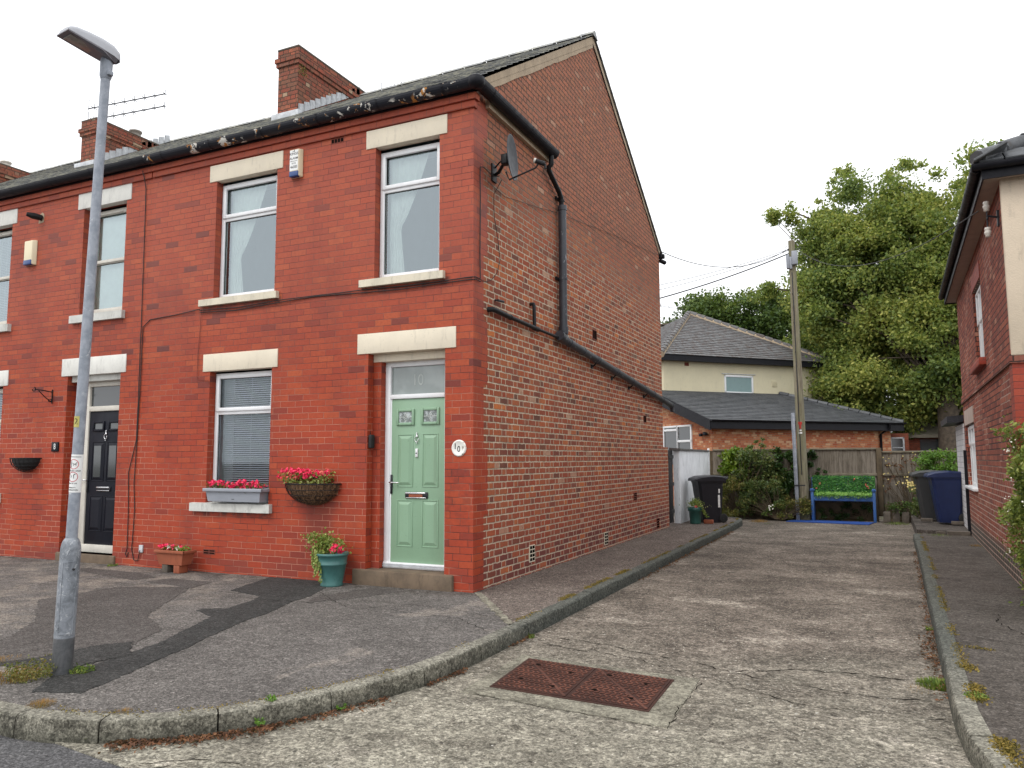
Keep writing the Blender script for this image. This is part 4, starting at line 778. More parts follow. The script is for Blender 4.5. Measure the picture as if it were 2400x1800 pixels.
# ---- number 6, only its chimney and roof reach the picture
H6=thing('brick_terraced_house','furthest terraced house at the left edge, showing roof and a chimney with two pots','house',(0,0,0))
PX3=-15.4; g=MB(); g.quad((PX3,0,-.3),(PX2,0,-.3),(PX2,0,EZ),(PX3,0,EZ)); g.quad((PX3,BY,-.3),(PX2,BY,-.3),(PX2,BY,5.7),(PX3,BY,5.7)); g.add([(PX3,0,-.3),(PX3,BY,-.3),(PX3,BY,5.7),(PX3,RY,8.45),(PX3,0,5.6)],[(0,1,2,3,4)]); g.build('wall',['neighbour_brick'],H6,uv=True)
cornice(H6,PX3,PX2-.05,'neighbour_brick'); slates(H6,PX3,PX2-.003,-.13,5.70,RY,RZ,'roof_slate'); slates(H6,PX3,PX2-.003,BY+.16,5.78,RY,RZ,'roof_slate',.3,.6); ridge(H6,PX3,PX2-.003,RY,RZ+.03)
gutter(H6,(PX3,-.13,5.682),(PX2-.01,-.13,5.682),(0,-1,0),.082,'fascia_black'); chimney(H6,-14.45,-14.02,8.25,[(2.75,'ceramic_white',.11,.16),(3.35,'ceramic_white',.11,.16)],False)
# ------------------------------------------------------------ house on the right of the lane
SIDE=Matrix.Rotation(R(-90),4,'Z')
def xf(mb,M_): mb.v=[tuple(M_@Vector(p)) for p in mb.v]; return mb
RH=thing('detached_house','red brick house right of the lane with cream pebbledash on its front','house',(5.559,9.443,0),R(-1.45))
g=MB(); wall_open(g,0,7.2,-.3,4.45,[(3.25,4.45,2.80,3.95),(.35,2.1,.90,2.0)],0,.1); xf(g,SIDE)
g.quad((0,0,-.3),(0,0,4.45),(8,0,4.45),(8,0,-.3)); g.quad((0,-7.2,-.3),(8,-7.2,-.3),(8,-7.2,2.45),(0,-7.2,2.45)); g.build('brick_wall',['right_brick'],RH,uv=True)
g=MB(); g.box(-.03,.01,-7.23,.0,2.42,2.49); g.box(-.02,.01,-7.22,0,2.49,2.565); g.box(-.03,8,-7.232,-7.19,2.42,2.50); g.build('band_course',['right_brick'],RH,uv=True)
g=MB(); g.box(-.006,.02,-7.206,-6.95,-.3,2.42); g.box(.02,.35,-7.206,-7.19,-.3,2.42); g.build('quoin',['quoin_red'],RH,uv=True)
g=MB(); g.bev(-.012,8,-7.235,-7.18,2.50,4.46,.012); g.build('pebbledash_panel',['pebbledash'],RH)
g=MB(); g.box(-.012,.05,-2.14,-.30,2.003,2.27); g.build('lintel',['soffit'],RH)
g=MB(); g.box(-.010,.05,-4.5,-3.2,3.953,4.18); g.build('lintel',['quoin_red'],RH,uv=True)
g=MB(); g.bev(-.085,.08,-4.6,-3.1,2.69,2.80,.012); g.build('sill',['quoin_red'],RH,uv=True)
g=MB(); g.bev(-.07,.08,-2.16,-.29,.855,.905,.008); g.build('sill',['upvc'],RH)
w1=window(RH,3.26,4.44,2.81,3.94,3.40,.05,'top','glass','upvc'); w1.rotation_euler=(0,0,R(-90))
def mull(win,x0,x1,z0,z1):
    g=MB()
    for u in (.33,.66): xx=x0+(x1-x0)*u; g.bev(xx-.035,xx+.035,.035,.09,z0+.02,z1-.02,.006)
    g.build('mullion',['upvc'],win)
w2=window(RH,.36,2.09,.91,1.99,1.62,.05,'top','glass','upvc'); w2.rotation_euler=(0,0,R(-90)); mull(w2,.36,2.09,.91,1.99); mull(w1,3.26,4.44,2.81,3.94)
# eaves: soffit, fascia, gutter, tiled hip roof
OV=.17
g=MB(); g.box(-OV,8+OV,-7.2-OV,.30,4.452,4.462); g.build('soffit',['soffit'],RH)
g=MB(); g.box(-OV-.02,-OV,-7.2-OV-.02,.32,4.43,4.60); g.box(-OV,8.3,-7.2-OV-.02,-7.2-OV,4.43,4.60); g.box(-OV,8.3,.30,.32,4.43,4.60); g.build('fascia_board',['fascia_black'],RH)
gutter(RH,(-OV-.065,.30,4.585),(-OV-.065,-7.35,4.585),(-1,0,0),.055,'fascia_black',.8); gutter(RH,(-OV-.12,-7.2-OV-.065,4.585),(8.3,-7.2-OV-.075,4.585),(0,-1,0),.055,'fascia_black',.8)
g=MB(); e=OV+.05; zr=6.9; a_=(-e,-7.2-e,4.62); b_=(8+e,-7.2-e,4.62); c_=(8+e,e-.05,4.62); d_=(-e,e-.05,4.62); p_=(4-.2,-3.6,zr); q_=(4.2,-3.6,zr)
g.add([a_,b_,c_,d_,p_,q_],[(0,1,5,4),(1,2,5),(2,3,4,5),(3,0,4)]); rf=g.build('roof',['slate_plain'],RH)
g=MB(); y=.28
while y>-7.42: 
    g.bev(-e-.05,-e+.30,y-.235,y-.01,4.615,4.635+rnd.uniform(0,.014),.006,0,Matrix.Translation((-e,0,4.62))@Matrix.Rotation(R(-26),4,'Y')@Matrix.Translation((e,0,-4.62))); y-=.245
x=-e
while x<8: g.bev(x+.005,x+.235,-7.2-e-.05,-7.2-e+.3,4.615,4.635+rnd.uniform(0,.012),.006,0,Matrix.Translation((0,-7.2-e,4.62))@Matrix.Rotation(R(32),4,'X')@Matrix.Translation((0,7.2+e,-4.62))); x+=.245
g.build('eaves_tile',['slate_plain'],rf)
g=MB(); A_=Vector(a_)+Vector((0,0,.03)); P_=Vector(p_)+Vector((0,0,.03)); n=16
for i in range(n): t0=A_.lerp(P_,i/n); t1=A_.lerp(P_,(i+.96)/n); g.tube([t0,t1],[.10,.085],8)
g.build('hip_tile',['slate_plain'],rf)
# wire bracket with two ceramic insulators
g=MB(); g.box(-.02,.0,-6.92,-6.86,4.02,4.20); g.tube([(0,-6.89,4.12),(-.11,-6.93,4.14),(-.12,-6.95,4.10)],.012,6); g.tube([(-.12,-6.94,4.30),(-.12,-6.94,3.9)],.008,6); br=g.build('wire_bracket',['pipe_grey'],RH)
for z in (4.25,3.95):
    g=MB(); g.lathe([(.0,.06),(.03,.055),(.034,.03),(.026,.02),(.036,.01),(.036,-.02),(.026,-.03),(.032,-.05),(0,-.06)],(-.12,-6.94,z),14); g.build('insulator',['ceramic_white'],br)
g=MB(); g.box(-.05,-.0,-.22,-.14,-.1,1.55); g.build('black_board',['fascia_black'],RH)
# painted outbuilding behind it
OB=thing('outbuilding','small white painted block outbuilding with a felt roof behind the blue bin','outbuilding',(5.559,9.443,0),R(-1.45))
g=MB(); g.box(-.02,3,.02,2.1,-.3,2.06); g.build('wall',['painted_block'],OB,uv=True)
g=MB(); g.add([(-.28,.01,2.20),(3.2,.01,2.5),(3.2,2.4,2.5),(-.28,2.4,2.20),(-.28,.01,2.08),(3.2,.01,2.38),(3.2,2.4,2.38),(-.28,2.4,2.08)],[(0,1,2,3),(7,6,5,4),(0,4,5,1),(1,5,6,2),(2,6,7,3),(3,7,4,0)]); g.build('roof',['pipe_grey'],OB)
# ------------------------------------------------------------ cream house and its brick extension beyond the fence
HD=R(-46)      # local X runs 44 degrees right of +Y
CH=thing('rendered_house','cream rendered house with a hipped slate roof beyond the fence','house',(-3.272,21.916,0),R(46))
g=MB(); g.box(0,7.85,0,8,-.3,5.22); g.build('wall',['cream_render'],CH)
g=MB(); g.box(-.3,8.15,-.32,8.3,5.22,5.24); g.box(-.3,8.15,-.34,-.32,5.20,5.42); g.box(8.13,8.15,-.34,8.3,5.20,5.42); g.box(-.32,-.3,-.34,8.3,5.20,5.42); g.build('fascia_board',['fascia_black'],CH)
def sl_face(mb,A,B,C_,step=.2,sw=.3):
    "slated triangle A-B eave, C apex (or quad with D)"
    A,B,C_=map(Vector,(A,B,C_)); n_=(B-A).cross(C_-A).normalized(); n_=n_ if n_.z>0 else -n_
    t=(B-A).normalized(); s=n_.cross(t); s=s if s.z>0 else -s; H_=(C_-A).dot(s); L_=(B-A).length; xc=(C_-A).dot(t); k=int(H_/step)
    for i in range(k+1):
        s0=i*step; f0=s0/H_; s1=min(s0+step*1.15,H_); x0=xc*f0; x1=L_+(xc-L_)*f0; x=x0-(sw/2 if i%2 else 0)
        while x<x1:
            a=max(x+.003,x0); b=min(x+sw-.003,x1)
            if b-a>.03:
                h0=.022+rnd.uniform(0,.008); P=lambda xx,ss,hh:A+t*xx+s*ss+n_*hh
                mb.add([P(a,s0,h0),P(b,s0,h0),P(b,s1,.004),P(a,s1,.004),P(a,s0,h0-.012),P(b,s0,h0-.012)],[(0,1,2,3),(0,4,5,1)])
            x+=sw
g=MB(); E_=[(-.35,-.38,5.42),(8.2,-.38,5.42),(8.2,8.35,5.42),(-.35,8.35,5.42)]; AP=(3.9,4,8.02)
for i in range(4): g.add([E_[i],E_[(i+1)%4],AP],[(0,1,2)])
sl_face(g,E_[0],E_[1],AP); sl_face(g,E_[3],E_[0],AP); rf=g.build('roof',['slate_warm'],CH)
for k_,mt in ((0,'pipe_grey'),(1,'verge_mortar')):
    g=MB(); A_=Vector(E_[k_])+Vector((0,0,.03)); P_=Vector(AP)+Vector((0,0,.05)); n=17
    for i in range(n): g.tube([A_.lerp(P_,i/n),A_.lerp(P_,(i+.93)/n)],[.13,.11],8)
    g.build('hip_tile',['slate_warm'],rf)
    g=MB(); g.tube([A_-Vector((0,0,.06)),P_-Vector((0,0,.06))],.135,8); g.build('hip_bedding',[('lead','clay_bed')[k_]] if False else ['verge_mortar'],rf)
win=bpy.data.objects.new('window',None); COL.objects.link(win); win.parent=CH
g=MB(); x0,x1,z0,z1=2.80,4.20,4.0,4.76
g.bev(x0,x1,-.03,.03,z0,z0+.09,.01); g.bev(x0,x1,-.03,.03,z1-.08,z1,.01); g.bev(x0,x0+.08,-.03,.03,z0,z1,.01); g.bev(x1-.08,x1,-.03,.03,z0,z1,.01); g.bev(x0-.06,x1+.06,-.07,.0,z0-.05,z0,.01); g.build('frame',['upvc'],win)
g=MB(); g.quad((x0,-.005,z0),(x1,-.005,z0),(x1,-.005,z1),(x0,-.005,z1)); g.build('pane',['frosted'],win)
g=MB(); g.bev(x0-.12,x1+.12,-.04,.02,z1+.03,z1+.06,.01); g.build('drip_strip',['lead'],win)
g=MB(); g.bev(5.13,5.40,-.02,.01,4.34,4.6,.008); 
for i in range(5): g.box(5.15,5.38,-.035,-.02,4.37+i*.045,4.385+i*.045)
g.build('vent',['cream_render'],CH)
g=MB(); g.box(.95,1.15,-.006,.01,5.05,5.19); g.build('air_brick',['garage_red'],CH)
EX=thing('brick_extension','single storey brick extension with a shallow slate roof in front of the cream house','extension',(-.975,19.1,0),R(46))
W_=8.0; D_=3.6
g=MB(); g.quad((0,0,-.3),(W_,0,-.3),(W_,0,2.5),(0,0,2.5)); g.add([(0,0,-.3),(0,D_,-.3),(0,D_,3.85),(0,0,2.55)],[(3,2,1,0)]); g.quad((W_,0,-.3),(W_,D_,-.3),(W_,D_,2.5),(W_,0,2.5)); g.build('wall',['extension_brick'],EX,uv=True)
g=MB(); A_=(-.28,-.32,2.70); B_=(W_+.3,-.32,2.70); C_=(5.9,D_,4.05); Dq=(-.28,D_,4.05); g.add([A_,B_,C_,Dq,(W_+.3,D_,2.70)],[(0,1,2,3),(1,4,2)])
H_=math.hypot(D_+.32,1.35); n=int(H_/.2)
ty,tz_=(D_+.32)/H_,1.35/H_
for i in range(n+1):
    s0=i*.2; s1=min(s0+.23,H_); xr=W_+.3+(5.9-W_-.3)*s0/H_; x=-.28-(.15 if i%2 else 0)
    while x<xr:
        a=max(x+.003,-.28); b=min(x+.297,xr)
        if b-a>.03:
            h0=.028+rnd.uniform(0,.006); g.add([(a,-.32+ty*s0-tz_*h0,2.70+tz_*s0+ty*h0),(b,-.32+ty*s0-tz_*h0,2.70+tz_*s0+ty*h0),(b,-.32+ty*s1,2.70+tz_*s1+.006),(a,-.32+ty*s1,2.70+tz_*s1+.006),(a,-.32+ty*s0,2.70+tz_*s0),(b,-.32+ty*s0,2.70+tz_*s0)],[(0,1,2,3),(0,4,5,1)])
        x+=.3
rf=g.build('roof',['slate_plain'],EX)
g=MB(); A_=Vector((W_+.3,-.32,2.74)); P_=Vector((5.9,D_,4.09))
for i in range(12): g.tube([A_.lerp(P_,i/12),A_.lerp(P_,(i+.93)/12)],[.10,.085],8)
g.build('hip_tile',['slate_plain'],rf)
g=MB(); g.box(-.30,W_+.3,-.34,-.30,2.42,2.66); g.box(-.30,W_+.3,-.30,.0,2.42,2.44); g.box(W_+.28,W_+.32,-.34,D_,2.42,2.66)
g.add([(-.31,-.34,2.36),(-.31,D_,3.66),(-.31,D_,4.06),(-.31,-.34,2.71),(-.27,-.34,2.36),(-.27,D_,3.66),(-.27,D_,4.06),(-.27,-.34,2.71)],[(0,1,2,3),(7,6,5,4),(0,4,5,1),(3,2,6,7),(0,3,7,4)]); g.build('fascia_board',['fascia_black'],EX)
gutter(EX,(-.3,-.40,2.72),(W_+.34,-.40,2.72),(0,-1,0),.055,'fascia_black',1.0)
g=MB(); g.tube([(7.55,-.40,2.66),(7.55,-.38,2.5),(7.45,-.06,2.3),(7.45,-.06,-.2)],.045,10); g.build('downpipe',['fascia_black'],EX)
win=bpy.data.objects.new('window',None); COL.objects.link(win); win.parent=EX
g=MB()
for (y0,y1,z0,z1) in ((1.15,1.22,1.2,2.62),(2.02,2.10,1.2,2.62),(2.02,2.10,1.2,2.62),(2.95,3.05,1.2,2.55),(1.15,3.05,2.55,2.62),(1.15,2.1,2.0,2.08),(2.1,3.0,2.42,2.5)): g.bev(-.05,.03,y0,y1,z0,z1,.008)
g.build('frame',['upvc'],win)
g=MB(); g.quad((-.01,1.15,1.2),(-.01,3.0,1.2),(-.01,3.0,2.6),(-.01,1.15,2.6)); g.build('pane',['pane_dark'],win)
g=MB(); g.bev(-.10,-.0,.30,.40,2.22,2.32,.02); g.bev(-.16,-.06,.15,.30,2.20,2.30,.02); g.bev(-.16,-.06,.42,.55,2.18,2.28,.02); o=g.build('floodlight',['fascia_black'],EX)
# house among the trees at the far right
BG=thing('brick_bungalow','dark brick building with pale roof half hidden under the big tree','building',(0,27,0))
g=MB(); g.box(4.9,11,.02,6,-.3,2.35); g.build('wall',['garage_brick'],BG,uv=True)
g=MB(); g.add([(4.7,-.2,2.32),(11.2,-.2,2.32),(11.2,4,3.75),(4.7,4,3.75),(4.7,-.2,2.2),(11.2,-.2,2.2)],[(0,1,2,3),(0,4,5,1)]); g.build('roof',['roof_pale'],BG)
g=MB(); g.box(5.65,6.3,-.03,.01,1.2,2.15); g.box(6.7,8.0,-.03,.01,1.2,2.1); g.build('pane',['pane_dark'],BG)
BW=MB(); BW.box(5.62,6.33,-.04,-.02,1.66,1.70); BW.build('glazing_bar',['lead'],BG)
BV=thing('bay_window_house','corner of a brick house with a pale framed window beyond the fence end','building',(0,25.5,0))
g=MB(); g.box(4.45,5.2,.02,4,-.3,2.35); g.build('wall',['garage_brick'],BV,uv=True)
g=MB(); g.bev(4.55,4.61,-.04,.02,1.2,2.2,.01); g.bev(4.99,5.05,-.04,.02,1.2,2.2,.01); g.bev(4.55,5.05,-.04,.02,2.14,2.2,.01); g.bev(4.55,5.05,-.04,.02,1.78,1.82,.01); g.build('window_frame',['lead'],BV)
g=MB(); g.quad((4.55,-.0,1.2),(5.05,-.0,1.2),(5.05,-.0,2.2),(4.55,-.0,2.2)); g.build('pane',['pane_dark'],BV)
# chimney stack with aerial far left behind the cream house
FC=thing('distant_chimney','distant brick chimney stack with a pale cap beside the gable end','chimney',(-5.0,30,0))
g=MB(); g.box(-.7,.35,0,.6,2,7.75); g.build('stack',['chimney_brick'],FC,uv=True); g=MB(); g.bev(-.75,.4,-.05,.65,7.75,7.85,.02); g.bev(-.7,.3,.05,.55,8.05,8.13,.02); [g.box(-.65+i*.28,-.60+i*.28,.1,.5,7.84,8.06) for i in range(4)]; g.build('cap',['stone_block'],FC)
# ------------------------------------------------------------ aerials
def yagi(name,label,loc,rz,boom,elems,booms=((0,0),),tilt=0,mast=.6):
    t=thing(name,label,'aerial',loc,rz); g=MB(); g.tube([(0,0,0),(0,0,mast)],.012,6); g.build('mast',['dark_metal'],t)
    for (dz,dx) in booms:
        g=MB(); z=mast+dz; g.tube([(dx-.15,0,z),(dx+boom,0,z+tilt)],.012,6); n=elems
        for i in range(n):
            f=i/(n-1); xx=dx+f*boom; zz_=z+tilt*f; L_=.20-.07*f; g.tube([(xx,-L_*.5,zz_),(xx,L_*.5,zz_)],.007,5); g.tube([(xx,0,zz_-.06),(xx,0,zz_+.09)],.008,4)
        g.tube([(dx,-.15,z-.12),(dx,-.15,z+.12)],.006,5); g.tube([(dx,.15,z-.12),(dx,.15,z+.12)],.006,5); g.build('boom',['dark_metal'],t)
    return t
yagi('tv_aerial','large double boom television aerial on the chimney behind the lamp post',(-10.75,3.2,8.1),R(12),1.75,8,((.15,-.2),(-.12,-.2)),.12,.75)
yagi('tv_aerial','small spiky television aerial poking above the ridge beside the nearest chimney',(-4.35,4.6,8.2),R(-20),.45,5,((0,0),),-.06,.42)
yagi('tv_aerial','thin television aerial above the distant chimney beside the gable end',(-5.0,30.3,8.1),R(5),1.2,4,((0,-.4),),-.3,1.0)
# ------------------------------------------------------------ street lamp
LP=thing('street_lamp','galvanised steel street lamp leaning slightly at the edge of the footway','street lamp',(-1.062,-3.92,ZP),0); LP.rotation_euler=(0,R(1.95),0)
g=MB(); g.lathe([(.064,-.2),(.064,.80),(.063,.835),(.058,.865),(.049,.89),(.038,.905)],(0,0,0),32); g.build('base_sleeve',['galvanised_base'],LP)
g=MB(); g.lathe([(.037,.88),(.035,2.0),(.031,4.27)],(0,0,0),28); g.build('column',['galvanised'],LP)
def cyl(az,rad):      # bend a flat drawing round the post; az=direction the drawing faces
    def f(p):
        th=az+p.x/rad; return Vector(((rad+p.z)*math.cos(th),(rad+p.z)*math.sin(th),p.y))
    return f
VA=math.atan2(-7.49+3.92,3.98+1.06)   # towards the viewer's side of the street
def sheet(w_,z0,z1,az,rad,n=24):
    g=MB(); b=cyl(az,rad)
    for i in range(n):
        u0=-w_/2+w_*i/n; u1=u0+w_/n; g.add([b(Vector((u,v,0))) for (u,v) in ((u0,z0),(u1,z0),(u1,z1),(u0,z1))],[(0,1,2,3)],0,True)
    return g
dr=sheet(.09,.27,.745,VA+.05,.0685,10); b_=cyl(VA+.05,.0685); dr.tube([b_(Vector((-.045,.27,0))),b_(Vector((-.045,.745,0))),b_(Vector((0,.75,0))),b_(Vector((.045,.745,0))),b_(Vector((.045,.27,0))),b_(Vector((0,.265,0))),b_(Vector((-.045,.27,0)))],.0028,5)
dd=dr.build('door_panel',['galvanised_base'],LP); k=MB(); c=b_(Vector((.022,.70,.001))); k.lathe([(0,.003),(.008,.003),(.009,0)],c,12,0,Matrix.Rotation(VA+.3,4,'Z')@Matrix.Rotation(R(90),4,'Y')); k.build('lock',['ink'],dd)
rr=.0366; sa=VA-.62
st=sheet(.15,1.215,1.475,sa,rr+.001).build('notice',['sticker_white'],LP)
bd=cyl(sa,rr+.0022)
k=MB()
for zc in (1.408,1.322):
    for i in range(40):
        q0=2*math.pi*i/40; q1=2*math.pi*(i+1)/40; P=[(.034*math.cos(q0),.034*math.sin(q0)),(.034*math.cos(q1),.034*math.sin(q1)),(.0305*math.cos(q1),.0305*math.sin(q1)),(.0305*math.cos(q0),.0305*math.sin(q0))]
        k.add([bd(Vector((a*1.05,b+zc,0))) for a,b in P],[(0,1,2,3)])
k.build('ring',['red_ring'],st)
k=MB()
def dog(ox,oz,s):
    for P in ([(-.012,0),(.008,.002),(.010,.008),(-.012,.007)],[(-.012,.006),(-.009,.006),(-.010,-.010),(-.013,-.010)],[(.005,.004),(.008,.004),(.009,-.010),(.006,-.010)],[(.006,.005),(.012,.015),(.009,.017),(.003,.008)],[(.009,.013),(.018,.014),(.017,.017),(.010,.020)],[(-.012,.006),(-.017,.014),(-.015,.015),(-.010,.008)]): k.add([bd(Vector((ox+a*s,oz+b*s,0))) for a,b in P],[(0,1,2,3)])
dog(.012,1.405,.85); dog(.0,1.322,1.1)
for P in ([(-.018,.0),(-.012,.0),(-.012,.018),(-.018,.018)],[(-.018,-.02),(-.0155,-.02),(-.0155,0),(-.018,0)],[(-.0145,-.02),(-.012,-.02),(-.012,0),(-.0145,0)],[(-.017,.019),(-.013,.019),(-.013,.024),(-.017,.024)],[(-.012,.012),(.0,.004),(.0,.0055),(-.012,.0145)]): k.add([bd(Vector((a,1.405+b,0))) for a,b in P],[(0,1,2,3)])
k.build('pictogram',['ink'],st)
k=MB()
for txt,z,s in (('DOGS ON LEADS',1.363,.0115),('PICK IT UP',1.277,.0115),('PENALTY',1.248,.0105),('IN OPERATION',1.232,.0105)): text_mb(k,txt,s,None,.0001,0,'CENTER',1.15,lambda p,z=z:bd(Vector((p.x,p.y+z,p.z))),.02)
for i in range(14): k.add([bd(Vector((a_,z_,0))) for a_,z_ in ((-.05+i*.0072,1.456),(-.0455+i*.0072,1.456),(-.0455+i*.0072,1.461),(-.05+i*.0072,1.461))],[(0,1,2,3)])
k.build('lettering',['ink'],st)
yp=MB(); b2=cyl(VA-.95,rr+.001); pts=[b2(Vector((.042*math.cos(q)*rnd.uniform(.9,1.1),1.70+.038*math.sin(q)*rnd.uniform(.9,1.12),0))) for q in [2*math.pi*i/22 for i in range(22)]]; cc=b2(Vector((0,1.70,0)))
for i in range(22): yp.add([cc,pts[i],pts[(i+1)%22]],[(0,1,2)])
yp=sheet(.06,1.662,1.738,VA-.95,rr+.0005).build('painted_patch',['yellow_paint'],LP); b2=cyl(VA-.95,rr+.0015); k=MB(); text_mb(k,'2',.06,None,.0001,0,'CENTER',1,lambda p:b2(Vector((p.x+.008,p.y+1.70,p.z)))); k.build('number',['ink'],yp)
# lantern reaching out over the road
LM=Matrix.Translation((0,0,4.255))@Matrix.Rotation(R(-9),4,'Z')@Matrix.Rotation(R(-8),4,'X')@Matrix.Diagonal((.74,.84,.80,1))
g=MB(); secs=[(.085,.035,.05),(.06,.075,.085),(.0,.098,.115),(-.10,.108,.120),(-.22,.110,.105),(-.32,.106,.085),(-.36,.098,.065),(-.385,.085,.035)]; n=12; vs=[]
for (y,w_,h_) in secs:
    for k_ in range(n+1):
        q=math.pi*k_/n; cx_=math.copysign(abs(math.cos(q))**.55,math.cos(q)); sz_=math.sin(q)**.6; vs.append((-w_*cx_,y,.10+h_*sz_))
g.add(vs,[(j*(n+1)+k_,j*(n+1)+k_+1,(j+1)*(n+1)+k_+1,(j+1)*(n+1)+k_) for j in range(len(secs)-1) for k_ in range(n)],0,True); g.add(vs[:n+1],[tuple(range(n+1))]); g.add(vs[-n-1:],[tuple(reversed(range(n+1)))])
xf(g,LM); g.build('lantern_hood',['lantern_grey'],LP)
g=MB(); g.add([(-.108,-.39,.10),(.108,-.39,.10),(.112,-.10,.10),(.085,.05,.095),(-.085,.05,.095),(-.112,-.10,.10),(-.108,-.39,.088),(.108,-.39,.088),(.112,-.10,.086),(.06,.045,.06),(-.06,.045,.06),(-.112,-.10,.086)],[(6,7,8,9,10,11),(0,1,7,6),(1,2,8,7),(2,3,9,8),(3,4,10,9),(4,5,11,10),(5,0,6,11)]); xf(g,LM); ug=g.build('lantern_underside',['lamp_glass'],LP)
g=MB(); g.bev(-.07,.07,-.35,-.14,.080,.087,.003); xf(g,LM); g.build('lens',['lens'],ug)
g=MB(); g.lathe([(.033,-.02),(.040,0),(.042,.10),(.036,.15)],(0,0,4.19),20); g.bev(.02,.058,-.02,.02,4.19,4.225,.005); g.build('spigot_clamp',['galvanised'],LP)
# ------------------------------------------------------------ things on the front wall
def alarm(name,label,x,z,w_,h_,txt):
    t=thing(name,label,'alarm box',(x,0,z)); M_=Matrix.Identity(4)
    g=MB(); bm=bmesh.new(); bmesh.ops.create_cube(bm,size=1)
    for v in bm.verts: v.co=Vector((v.co.x*w_*(1.0 if v.co.y>0 else .72),-.035+v.co.y*.07,v.co.z*h_*(1 if v.co.y>0 else .94)))
    bmesh.ops.bevel(bm,geom=bm.edges[:],offset=.014,segments=3,affect='EDGES',profile=.5); g.frombm(bm,0,None,True); g.build('casing',['alarm_cream'],t)
    g=MB(); g.bev(-w_*.36,w_*.36,-.078,-.01,-h_*.49,-h_*.29,.012); g.build('strobe',['alarm_blue'],t)
    if txt:
        g=MB(); g.box(-w_*.33,w_*.33,-.0715,-.0705,-h_*.27,h_*.44); lb=g.build('label_plate',['sticker_white'],t); k=MB(); y=-.0722
        for s,zz_,sz_,sx in (('KINGS',.115,.047,1.05),('ALARM',.055,.042,.98),('SPECIALISTS',.018,.016,1.3),('01772',-.012,.026,1.0),('466500',-.058,.050,.72)): text_mb(k,s,sz_,at(0,y,zz_)@FACE_Y,.0002,sx=sx,bold=.015)
        k.add([(-.02,y,.14),(.0,y,.15),(.008,y,.168),(.016,y,.172),(.012,y,.142),(.0,y,.139)],[(5,4,3,2,1,0)]); k.add([(-.022,y,.142),(-.014,y,.143),(-.02,y,.158)],[(0,1,2)]); k.build('lettering',['ink'],lb)
    return t
alarm('alarm_box','cream alarm box with black KINGS ALARM lettering and blue strobe between two upper windows',-2.55,5.185,.20,.375,True)
alarm('alarm_box','plain cream alarm box with a blue base left of the lamp post',-7.80,4.64,.26,.40,False)
g=thing('wall_light','black disused light fitting on a patch of mortar under the gutter','light fitting',(-7.62,0,5.18)); m_=MB(); m_.tube([(.02,-.01,.0),(-.02,-.12,.01),(-.06,-.2,.02)],[.045,.05,.03],10); m_.build('body',['pipe_black'],g); m_=MB(); m_.prism([(0,0)]*0 or [(-.06,-.08),(.06,-.07),(.07,.05),(.02,.09),(-.05,.06)],-.002,.004); xf(m_,FACE_Y); m_.build('mortar_patch',['verge_mortar'],g)
PL=thing('number_plaque','round white ceramic door number 10 plaque on the corner brickwork','plaque',(-.173,0,1.535))
M_=Matrix.Rotation(R(90),4,'X'); g=MB(); g.lathe([(0,.012),(.068,.012),(.074,.016),(.084,.016),(.090,.010),(.092,0)],(0,0,0),32,0,M_); xf(g,Matrix.Diagonal((1,1,1.02,1))); g.build('disc',['number_disc'],PL)
g=MB(); text_mb(g,'1',.09,at(-.042,-.0135,.018)@FACE_Y,.0004,sx=1,bold=.012); text_mb(g,'0',.09,at(.002,-.0135,-.012)@FACE_Y,.0004,sx=.85,bold=.012); g.build('number',['ink'],PL)
P8=thing('number_plate','small square black slate plate with white number 8','plaque',(-6.985,0,1.62)); g=MB(); g.bev(-.075,.075,-.02,0,-.07,.07,.004); g.build('plate',['fascia_black'],P8); g=MB(); text_mb(g,'8',.12,at(0,-.0215,0)@FACE_Y,.0004,sx=.8); g.build('number',['sticker_white'],P8)
KB=thing('key_box','small black box fixed on the door reveal of number 10','key box',(-1.40,.055,1.63)); g=MB(); g.bev(-.0,.045,-.045,.03,-.085,.075,.012); g.tube([(.01,0,.07),(.012,-.02,.10),(.02,-.03,.12)],.004,6); g.build('casing',['rubber'],KB)
